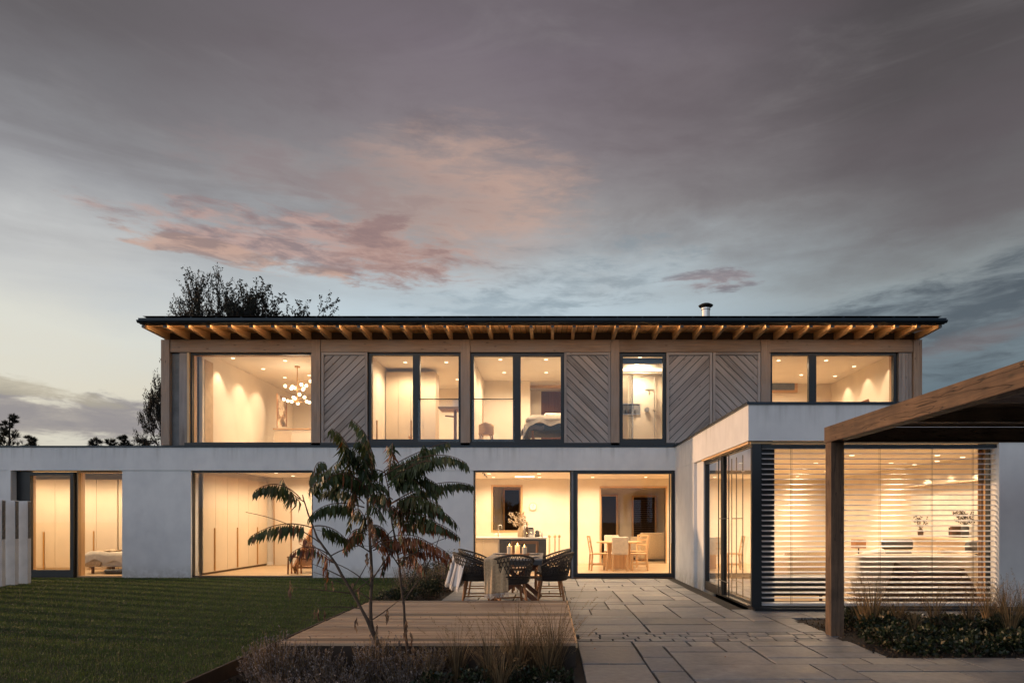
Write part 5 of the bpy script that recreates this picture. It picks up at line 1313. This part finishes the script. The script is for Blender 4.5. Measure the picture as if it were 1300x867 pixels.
# partition wall & doorway at the back of room 3
part('room_wall', 'iwall', lambda m: (m.box(-1.88, X(673, 19.8), 19.8, 19.9, 3.1, CU-.002)))
part('room_wall', 'iwall', lambda m: (m.box(X(673, 19.8)+.002, .6, 19.802, 19.898, Z(478, 19.8), CU-.002)))
part('lintel', 'rafter', lambda m: m.box(X(673, 20.4), .6, 20.4, 20.5, Z(492, 20.4), Z(480, 20.4)))
part('room_wall', 'iwall', lambda m: (m.box(X(660, 21.2), X(687, 21.2), 21.2, 21.3, 3.1, CU-.003), ))
part('room_wall', 'iwall', lambda m: (m.box(X(687, 21.2)+.001, .6, 21.2, 21.3, Z(495, 21.2), CU-.003), ))
part('doorway', 'dkteak', lambda m: m.box(X(687, 21.4), .6, 21.4, 21.44, 3.1, Z(493, 21.4)))
m = MB(); 
t = thing('pillow', 'pale patterned pillow at the head of the upstairs bed', 'pillow', (X(705, 18.0), 17.9, FU+.80)); sub(t, 'case', 'white', lambda m: m.soft(-.3, .3, -.35, .25, .03, .2, .08), smooth=True, world=False)
# bathroom
YBT = 18.2
t = thing('shower', 'wall mounted shower with a flat head, riser pipe and round valve in the bathroom', 'shower', (X(823, YBT), YBT, FU))
Sx = lambda px: X(px, YBT-.12); Sz = lambda py: Z(py, YBT-.12)
sub(t, 'riser_pipe', 'chrome', lambda m: m.tube([(Sx(831.5), YBT-.06, Sz(561)), (Sx(831.5), YBT-.06, Sz(478)), ], .012, 8))
sub(t, 'shower_head', 'chrome', lambda m: (m.tube([(Sx(831), YBT-.06, Sz(497)), (Sx(823), YBT-.3, Sz(497))], .012, 8), m.lathe([(.115, 0), (.12, .012), (.02, .02)], (Sx(823), YBT-.35, Sz(497.5)), 20), m.tube([(Sx(823), YBT-.3, Sz(498)), (Sx(823), YBT-.3, Sz(503))], .02, 8)))
sub(t, 'valve', 'chrome', lambda m: (m.tube([(Sx(821.7), YBT-.03, Sz(519.5)), (Sx(821.7), YBT-.09, Sz(519.5))], .065, 20), m.tube([(Sx(821.7), YBT-.09, Sz(519.5)), (Sx(821.7), YBT-.15, Sz(519.5))], .02, 10)))
sub(t, 'hand_shower', 'chrome', lambda m: m.tube([(Sx(829.5), YBT-.08, Sz(520.4)), (Sx(832.5), YBT-.08, Sz(520.4))], .03, 10))
sub(t, 'support_arm', 'chrome', lambda m: m.tube([(X(813, 17.2), 17.2, Z(479, 17.2)), (X(838, 17.2), 17.2, Z(474, 17.2))], .012, 6))
t = thing('shower_screen', 'clear glass shower screen with a thin steel edge in the bathroom', 'shower screen', (X(803, 17.2), 17.2, FU))
sub(t, 'pane', 'glass', lambda m: m.box(X(803, 17.2), X(805, 17.2)-.02, 17.2, 18.15, FU, Z(468, 17.2)))
sub(t, 'edge', 'chrome', lambda m: m.box(X(803, 17.2)-.006, X(803, 17.2)-.001, 17.19, 17.2, FU, Z(468, 17.2)))
t = thing('wall_niche', 'dark recessed shelf with small bottles in the bathroom wall', 'shelf', (X(801, YBT), YBT, Z(525, YBT)))
nx0, nx1, nz0, nz1 = X(786, YBT-.02), X(812, YBT-.02), Z(525.5, YBT-.02), Z(513, YBT-.02)
sub(t, 'back', 'grey', lambda m: m.box(nx0, nx1, YBT-.012, YBT-.002, nz0, nz1))
sub(t, 'frame', 'chrome', lambda m: (m.box(nx0, nx1, YBT-.03, YBT-.013, nz1, nz1+.015), m.box(nx0, nx1, YBT-.03, YBT-.013, nz0-.015, nz0), m.box(nx1, nx1+.015, YBT-.03, YBT-.013, nz0-.015, nz1+.015)))
for i in range(5): sub(t, 'bottle', ('white', 'dark', 'brown', 'white', 'dark')[i], lambda m: m.lathe([(.022, 0), (.022, .09), (.009, .1), (.009, .125)], (nx0+.08+i*.085, YBT-.045, nz0+.001), 10))
part('skylight_beam', 'iceil', lambda m: m.box(1.46, 2.99, 17.0, 17.12, Z(474, 17), Z(463, 17)))
m = MB(); m.box(1.46, 2.99, 16.98, 16.995, Z(471, 17), Z(468, 17)); tag(m.build('strip_light', M['lamp']), 'white strip light high across the bathroom', 'lamp')
part('blue_reflection_strip', plain('reflection_blue', (.12, .17, .22), .8), lambda m: m.box(1.7, 2.72, 16.16, 16.2, Z(461.5, 16.16), ZH-.06))  # bluish strip stands in for a reflection in the bathroom glass
# room 5
t = thing('high_window', 'slim high window in a wooden frame on the back wall of the upstairs end room', 'window', (X(990, 20.1), 20.15, Z(495, 20.1)))
sub(t, 'frame', 'oak', lambda m: (m.box(X(978, 20.1), X(1013, 20.1), 20.12, 20.19, Z(498, 20.1), Z(483.5, 20.1))))
sub(t, 'pane', plain('dusk_pane', (.12, .14, .16), .2), lambda m: m.box(X(978, 20.1), X(1009, 20.1), 20.105, 20.118, Z(495, 20.1), Z(485.5, 20.1)))
t = thing('headboard', 'tilted brown wooden chair back showing above the sill of the upstairs end window', 'chair', (X(1095, 17.6), 17.6, FU)); t.name = 'lounge_chair'
sub(t, 'backrest', 'teak', lambda m: m.bar((X(1086, 17.6), 17.6, Z(516, 17.6)), (X(1103, 17.6), 17.6, Z(509, 17.6)), .05, .12, up=(0, 0, 1)))
for px in (1088, 1101): sub(t, 'leg', 'teak', lambda m: m.bar((X(px, 17.6), 17.6, FU), (X(px, 17.6), 17.6, Z(514, 17.6)), .04, .04))
sub(t, 'seat', 'teak', lambda m: m.box(X(1087, 17.6), X(1102, 17.6), 17.2, 17.62, FU+.4, FU+.45))

# ---- kitchen
YK = 17.5
t = thing('kitchen_island', 'white kitchen counter with a dark drawer front section below its worktop', 'counter', (-1.0, YK, FG))
sub(t, 'body', 'white', lambda m: m.box(X(595, YK), X(693, YK), YK+.03, YK+.85, FG, .865))
for i in range(2): sub(t, 'door', 'icab', lambda m: m.box(X(595+i*19, YK)+.004, X(614+i*19, YK)-.004, YK+.012, YK+.028, FG+.08, .85))
sub(t, 'appliance_front', 'dark', lambda m: m.box(X(634, YK), X(693.5, YK), YK+.005, YK+.029, FG+.02, .845))
for i in range(2): sub(t, 'drawer', 'dark', lambda m: m.box(X(635.5+i*29, YK), X(663+i*29, YK), YK-.012, YK+.004, .45, .82))
sub(t, 'worktop', 'white', lambda m: m.box(X(594, YK), X(695, YK), YK-.02, YK+.88, .868, .90))
zw_ = .902
t = thing('tap', 'tall curved steel tap on the white kitchen counter below the inner window', 'tap', (X(632.5, 17.9), 17.95, zw_))
sub(t, 'spout', 'chrome', lambda m: m.tube([(0, 0, 0), (0, 0, .27)]+[(.045-.045*math.cos(a*PI/8), 0, .27+.045*math.sin(a*PI/8)) for a in range(1, 9)]+[(.09, 0, .22)], .011, 8), smooth=True, world=False)
sub(t, 'handle', 'chrome', lambda m: m.tube([(-.09, 0, .07), (.09, 0, .07)], .008, 6), world=False)
R.seed(5)
t = thing('flower_vase', 'tall amber glass vase of pale dried flowers on the kitchen counter', 'vase', (X(661, 17.75), 17.75, zw_))
sub(t, 'vase', 'beige', lambda m: m.lathe([(.07, 0), (.08, .02), (.08, .18), (.04, .26), (.05, .29)], (0, 0, 0), 18), smooth=True, world=False)
def fl1(m):
    for i in range(46):
        an = R.random()*2*PI; tip = Vector((math.cos(an)*R.uniform(.05, .28), math.sin(an)*.15, R.uniform(.3, .62))); tip.x -= .06
        m.tube([(0, 0, .24), tip*.6+Vector((0, 0, .12)), tip], .003, 3)
        for k in range(9): leaflet(m, tip+rnd(.03), rnd(1), rnd(1), .045, .035, R.random(), .3)
sub(t, 'flowers', foliage_mat('dried_flowers', [(0, (.16, .10, .05)), (.5, (.55, .42, .28)), (1, (.75, .68, .55))], .8), fl1, world=False)
def bottle(px, y, h, r, mat, label):
    t = thing('bottle', label, 'bottle', (X(px, y), y, zw_), 0, 'bottles on the kitchen counter')
    sub(t, 'body', mat, lambda m: m.lathe([(r, 0), (r, h*.6), (r*.35, h*.75), (r*.35, h*.97)], (0, 0, 0), 14), smooth=True, world=False)
    sub(t, 'cap', 'brass', lambda m: m.lathe([(r*.42, h*.97), (r*.42, h)], (0, 0, 0), 10), world=False)
bottle(669, 17.7, .36, .038, 'brown', 'dark wine bottle beside the vase on the kitchen counter'); bottle(666, 17.9, .42, .035, 'white', 'tall pale bottle behind the vase on the kitchen counter'); bottle(688, 17.8, .2, .03, 'white', 'short pale bottle at the right end of the kitchen counter')
t = thing('coffee_machine', 'small white coffee machine with a dark screen on the kitchen counter', 'appliance', (X(676, 17.8), 17.8, zw_))
sub(t, 'body', 'white', lambda m: (m.box(-.12, .04, -.1, .1, 0, .05), m.box(-.12, .04, .02, .1, .051, .2), m.box(-.12, .04, -.1, .1, .201, .26)), world=False, bevel=.008)
sub(t, 'screen', 'dark', lambda m: m.box(-.10, .02, -.108, -.102, .21, .25), world=False)
t = thing('kettle', 'dark small kettle to the right of the coffee machine', 'kettle', (X(682, 17.8), 17.8, zw_))
sub(t, 'body', 'dark', lambda m: m.lathe([(.07, 0), (.06, .12), (.045, .16), (.01, .18)], (0, 0, 0), 16), smooth=True, world=False)
sub(t, 'handle', 'dark', lambda m: m.tube([(.05, 0, .14), (.1, 0, .13), (.1, 0, .04), (.06, 0, .03)], .008, 6), world=False)
t = thing('wall_clock', 'round pale wall clock on the kitchen back wall', 'clock', (X(676.6, YB), YB-.03, Z(642.8, YB)))
sub(t, 'rim', 'beige', lambda m: m.tube([(0, .028, 0), (0, -.02, 0)], .122, 28), world=False)
sub(t, 'dial', 'white', lambda m: m.tube([(0, -.021, 0), (0, -.026, 0)], .105, 28), world=False)
sub(t, 'hands', 'dark', lambda m: (m.box(-.005, .005, -.034, -.029, -.06, .005), m.bar((0, -.037, 0), (.03, -.037, .075), .008, .004, up=(0, 1, 0))), world=False)
m = MB(); m.box(X(654, 19.6), X(678.5, 19.6), 19.5, 19.62, CG-.03, CG-.003); tag(m.build('ceiling_lamp', M['lamp']), 'bright rectangular ceiling lamp above the kitchen counter', 'lamp')
t = thing('hanging_sprig', 'small dark leafy sprig hanging from the kitchen ceiling by the window corner', 'decoration', (X(608, 16.6), 16.6, CG))
sub(t, 'twig', 'bark', lambda m: m.tube([(0, 0, -.003), (.1, 0, -.10), (.2, 0, -.22)], .006, 4), world=False)
sub(t, 'leaves', 'brown', lambda m: [leaflet(m, Vector((.06+i*.008, 0, -.06-i*.009)), rnd(1), rnd(1), .05, .025, .5) for i in range(18)], world=False)
for i, (px, y) in enumerate(((697.5, 18.6), (704.5, 18.6), (710, 18.6))):
    t = thing('floor_vase', ['pale slim post stand closest to the counter in the kitchen', 'middle pale slim post stand in the kitchen', 'pale slim post stand nearest the dark window frame in the kitchen'][i], 'stand', (X(px, y), y, FG), 0, 'slim pale stands beside the counter'); t.name = 'post_stand'
    sub(t, 'pole', 'icab', lambda m: m.tube([(0, 0, .02), (0, 0, .86)], .026, 10), world=False)
    sub(t, 'foot', 'icab', lambda m: m.lathe([(.09, 0), (.09, .015), (.03, .02)], (0, 0, 0), 16), world=False)
    sub(t, 'knob', 'beige', lambda m: m.ball((0, 0, .88), .045, 10), smooth=True, world=False)

# ---- dining furniture
t = thing('dining_table', 'pale wooden dining table on a slab pedestal inside the sliding door', 'dining table', (X(786, 18.6), 18.6, FG))
sub(t, 'tabletop', 'oak', lambda m: m.lathe([(.60, .70), (.62, .71), (.62, .735), (.60, .74)], (0, 0, 0), 40), smooth=False, world=False)
sub(t, 'pedestal', 'oak', lambda m: (m.box(-.32, .30, -.14, .14, .0, .699)), world=False, bevel=.01)
def wchair(loc, rz, label, uph=False):
    t = thing('dining_chair', label, 'chair', loc, rz, 'chairs around the indoor dining table')
    mt = 'cream' if uph else 'oak'; L = lambda n, m_, b, **k: sub(t, n, m_, b, world=False, **k)
    L('seat', mt, lambda m: m.soft(-.21, .22, -.21, .21, .42, .48 if uph else .455, .015 if not uph else .03), smooth=uph)
    for sy in (-1, 1):
        L('leg', 'oak', lambda m: m.bar((.19, sy*.19, 0), (.18, sy*.18, .42), .038, .038))
        L('leg', 'oak', lambda m: m.bar((-.22, sy*.19, 0), (-.19, sy*.18, .42 if uph else .45), .038, .038))
    if uph: L('backrest', 'cream', lambda m: m.obox(Matrix.Translation((-.215, 0, .67)) @ Matrix.Rotation(-.12, 4, 'Y'), .06, .42, .44), bevel=.02)
    else:
        for sy in (-1, 1): L('back_post', 'oak', lambda m: m.bar((-.19, sy*.18, .44), (-.27, sy*.19, .90), .034, .034))
        L('backrest', 'oak', lambda m: [m.bar((-.19-.08*q, -.17, .44+.46*q), (-.19-.08*q, .17, .44+.46*q), .018, .045) for q in (.97, .68, .4)])
        L('stretcher', 'oak', lambda m: m.bar((-.2, -.18, .2), (-.2, .18, .2), .02, .03))
        for sy in (-1, 1): L('stretcher', 'oak', lambda m: m.bar((-.2, sy*.185, .16), (.185, sy*.185, .16), .02, .03))
    return t
wchair((X(760, 17.9), 17.95, FG), 0.1, 'pale wooden chair at the left side of the indoor dining table')
wchair((X(787.5, 17.6), 17.75, FG), PI/2-.05, 'cream upholstered chair with its back to the window at the dining table', True)
wchair((X(812, 17.9), 17.95, FG), PI-.15, 'pale wooden chair at the right side of the indoor dining table')
wchair((X(777, 19.2), 19.35, FG), -PI/2-.1, 'cream upholstered chair on the far side of the indoor dining table', True)
wchair((X(808, 19.3), 19.3, FG), -PI/2-.9, 'pale wooden chair at the far right of the indoor dining table')
wchair((X(920, 16.8), 16.8, FG), .6, 'wooden chair seen through the side glass, nearer the dark door frame'); wchair((X(935, 17.2), 17.2, FG), PI-.2, 'wooden chair with tall back seen through the side glass, nearer the corner')
def sofa(name, label, loc, rz, w, d, h, mat, seat_h=.42, cush=3):
    t = thing(name, label, 'sofa' if w > 1.3 else 'armchair', loc, rz); L = lambda n, m_, b, **k: sub(t, n, m_, b, smooth=True, world=False, **k)
    L('base', mat, lambda m: m.soft(-w/2+.02, w/2-.02, -d/2, d/2, .08, seat_h-.12, .04))
    for i in range(cush):
        ww = (w-.36)/cush; L('seat_cushion', mat, lambda m: m.soft(-w/2+.18+ww*i, -w/2+.18+ww*(i+1)-.01, -d/2+.16, d/2+.02, seat_h-.13, seat_h+.03, .06))
    L('backrest', mat, lambda m: m.soft(-w/2+.02, w/2-.02, -d/2-.02, -d/2+.2, .1, h, .08))
    for s_ in (-1, 1): L('armrest', mat, lambda m: m.soft(s_*(w/2-.18) if s_ > 0 else -w/2, w/2 if s_ > 0 else -w/2+.18, -d/2, d/2, .1, h-.14, .06))
    for sx in (-1, 1):
        for sy in (-1, 1): sub(t, 'leg', 'dkteak', lambda m: m.bar((sx*(w/2-.12), sy*(d/2-.1), 0), (sx*(w/2-.12), sy*(d/2-.1), .1), .05, .05), world=False)
    return t
# snug sofa beyond the opening
sofa('sofa', 'beige sofa in the dim room beyond the dining area', (X(838, 22.6), 22.6, FG), .3, 1.8, .9, .92, 'beige')
# living room behind the blind
sofa('sofa', 'long cream sofa with its back to the blinded window', (X(1150, 11.35), 11.45, FG), 0, X(1227, 11)-X(1073, 11)+.06, .95, .77, 'cream')
sofa('sofa', 'cream sofa partly hidden behind the pergola post in the living room', (X(1012, 13.6), 13.6, FG), -PI/2+PI, 1.9, .9, .72, 'cream')
sofa('armchair', 'grey beige armchair with a round cushion at the blind corner', (X(1004, 13.0)-.05, 12.6, FG), .25, .85, .8, .80, 'beige', cush=1)
m = MB(); m.ball((0, 0, 0), .17, 16, sq=(1, .4, 1)); o = m.build('round_cushion', M['white'], None, smooth=True); o.location = (X(1003, 12.55), 12.5, .62); tag(o, 'round pale cushion on the grey beige armchair', 'cushion')
t = thing('footstool', 'low dark upholstered bench just inside the corner of the blinded window', 'bench', (X(1008, 10.95), 10.95, FG)); t.name = 'low_bench'
sub(t, 'seat', 'dark', lambda m: m.soft(-.62, .62, -.25, .25, .12, .43, .05), smooth=True, world=False)
for sx in (-1, 1):
    for sy in (-1, 1): sub(t, 'leg', 'dkteak', lambda m: m.bar((sx*.5, sy*.18, 0), (sx*.5, sy*.18, .12), .04, .04), world=False)
t = thing('brown_throw', 'crumpled dark brown throw hanging down the back of the long cream sofa', 'throw', (X(1180, 10.9), 10.9, FG))
def bt(m):
    def fn(u, v):
        top = .62-.14*math.sin(v*PI)*.7-.10*v; wv = .05*math.sin(v*16+u*3)+.03*math.sin(v*37)
        xl = X(1138-20*u, 10.85); xr = X(1226+14*u, 10.85)
        return (xl+(xr-xl)*v, 10.90-.10*u+wv*u-.04*math.sin(u*PI), FG+.02+top*(1-u)+.0)
    m.grid(fn, 18, 44)
o = sub(t, 'cloth', 'brown', bt, smooth=True); s_ = o.modifiers.new('Solidify', 'SOLIDIFY'); s_.thickness = .015
def lounge(loc, rz, label, h):
    t = thing('lounge_chair', label, 'chair', loc, rz); L = lambda n, m_, b, **k: sub(t, n, m_, b, world=False, **k)
    L('headrest', 'dark', lambda m: m.soft(-.29, .29, -.33, -.22, h-.2, h, .06), smooth=True)
    L('backrest', 'dark', lambda m: m.soft(-.27, .27, -.30, -.17, .45, h-.22, .06), smooth=True)
    L('seat', 'dark', lambda m: m.soft(-.29, .29, -.2, .32, .33, .44, .05), smooth=True)
    for s_ in (-1, 1): L('armrest', 'teak', lambda m: m.bar((s_*.32, -.2, .55), (s_*.32, .25, .55), .05, .03))
    L('base', 'chrome', lambda m: (m.tube([(0, 0, .02), (0, 0, .33)], .03, 10), m.bar((-.3, -.2, .02), (.3, .2, .02), .05, .03), m.bar((-.3, .2, .0205), (.3, -.2, .0205), .05, .03)))
lounge((X(1133, 13.0), 13.1, FG), 0, 'dark leather lounge chair whose headrest rises behind the cream sofa', .96); lounge((X(1224, 12.4), 12.5, FG), .5, 'dark leather lounge chair at the right end of the cream sofa', .93)
t = thing('picture_frame', 'small brown framed picture standing behind the cream sofa', 'picture', (X(1090, 14), 14.0, FG)); t.name = 'speaker_stand'; t['label'] = 'small brown box speaker on a stand behind the left end of the cream sofa'; t['category'] = 'speaker'
sub(t, 'speaker_box', 'teak', lambda m: m.box(-.11, .11, -.1, .1, .74, .92), world=False)
sub(t, 'pole', 'dark', lambda m: m.tube([(0, 0, 0), (0, 0, .739)], .015, 8), world=False)
for i, (px, lab) in enumerate(((1108, 'pale patterned cushion on the cream sofa, below the lounge chair headrest'), (1140, 'brown cushion lying along the top of the cream sofa'), (1203, 'dark patterned cushion at the right end of the cream sofa'))):
    m = MB(); m.soft(-.2, .2, -.07, .07, -.14, .14, .07); o = m.build('cushion', M[('white', 'brown', 'beige')[i]], None, smooth=True); o.location = (X(px, 11.3), 11.28, .70); o.rotation_euler = (0.2, .25*(i-1), 0); tag(o, lab, 'cushion')
# lit shelf on the right wall
t = thing('wall_shelf', 'long pale wall shelf under the bright niche on the living room side wall', 'shelf', (8.45, 14.6, 1.0))
sub(t, 'board', 'icab', lambda m: m.box(8.2, 8.598, 13.0, 16.2, .94, .98)); sub(t, 'top_board', 'icab', lambda m: m.box(8.3, 8.598, 13.0, 16.2, 2.10, 2.13))
sub(t, 'back_panel', 'white', lambda m: m.box(8.585, 8.597, 13.02, 16.18, .985, 2.095))
for (y, h, r, mat, lab, n) in ((15.4, .16, .06, 'brown', 'small brown pot with short twigs on the far end of the lit shelf', 14), (13.75, .26, .075, 'dark', 'dark vase of dried blossom on the near end of the lit shelf', 30)):
    t = thing('plant_vase', lab, 'vase', (8.38, y, .982)); sub(t, 'vase', mat, lambda m: m.lathe([(r*.7, 0), (r, .04), (r, h*.8), (r*.5, h)], (0, 0, 0), 16), smooth=True, world=False)
    def tw(m):
        for i in range(n):
            tip = Vector((R.uniform(-.15, .15), R.uniform(-.22, .22), h+R.uniform(.06, .26))); m.tube([(0, 0, h*.9), tip], .003, 3)
            for k in range(6): leaflet(m, tip+rnd(.03), rnd(1), rnd(1), .04, .03, R.random(), .2)
    sub(t, 'twigs', 'litter', tw, world=False)
for i in range(3):
    m = MB(); m.box(-.1, .1, -.02, .02, 0, .24-.02*i); o = m.build('book', M[('brown', 'dkteak', 'dark')[i]], None); o.location = (8.38, 14.02+i*.055, .983); tag(o, ['tall brown book beside the dark vase on the lit shelf', 'middle reddish book of the three on the lit shelf', 'shortest dark book of the three on the lit shelf'][i], 'book')
t = thing('curtain', 'folded tan curtain at the right end of the blinded window', 'curtain', (X(1251, 10.55), 10.55, FG))
sub(t, 'cloth', plain('tan_curtain', (.42, .25, .12), .9, 0, .1), lambda m: m.grid(lambda u, v: (X(1243, 10.5)+(X(1258, 10.5)-X(1243, 10.5))*u, 10.52+.03*math.sin(u*30), FG+.02+2.5*v), 30, 4), smooth=True)
sub(t, 'rail', 'steel', lambda m: m.box(X(1240, 10.5), X(1260, 10.5), 10.5, 10.54, 2.53, 2.56))
t = thing('curtain', 'folded dark curtain in the corner behind the left end of the blind', 'curtain', (3.3, 10.6, FG))
sub(t, 'cloth', 'dark', lambda m: m.grid(lambda u, v: (3.26+.17*u, 10.55+.02*math.sin(u*30), FG+.02+2.5*v), 20, 4), smooth=True)
sub(t, 'rail', 'steel', lambda m: m.box(3.25, 3.45, 10.53, 10.57, 2.53, 2.56))
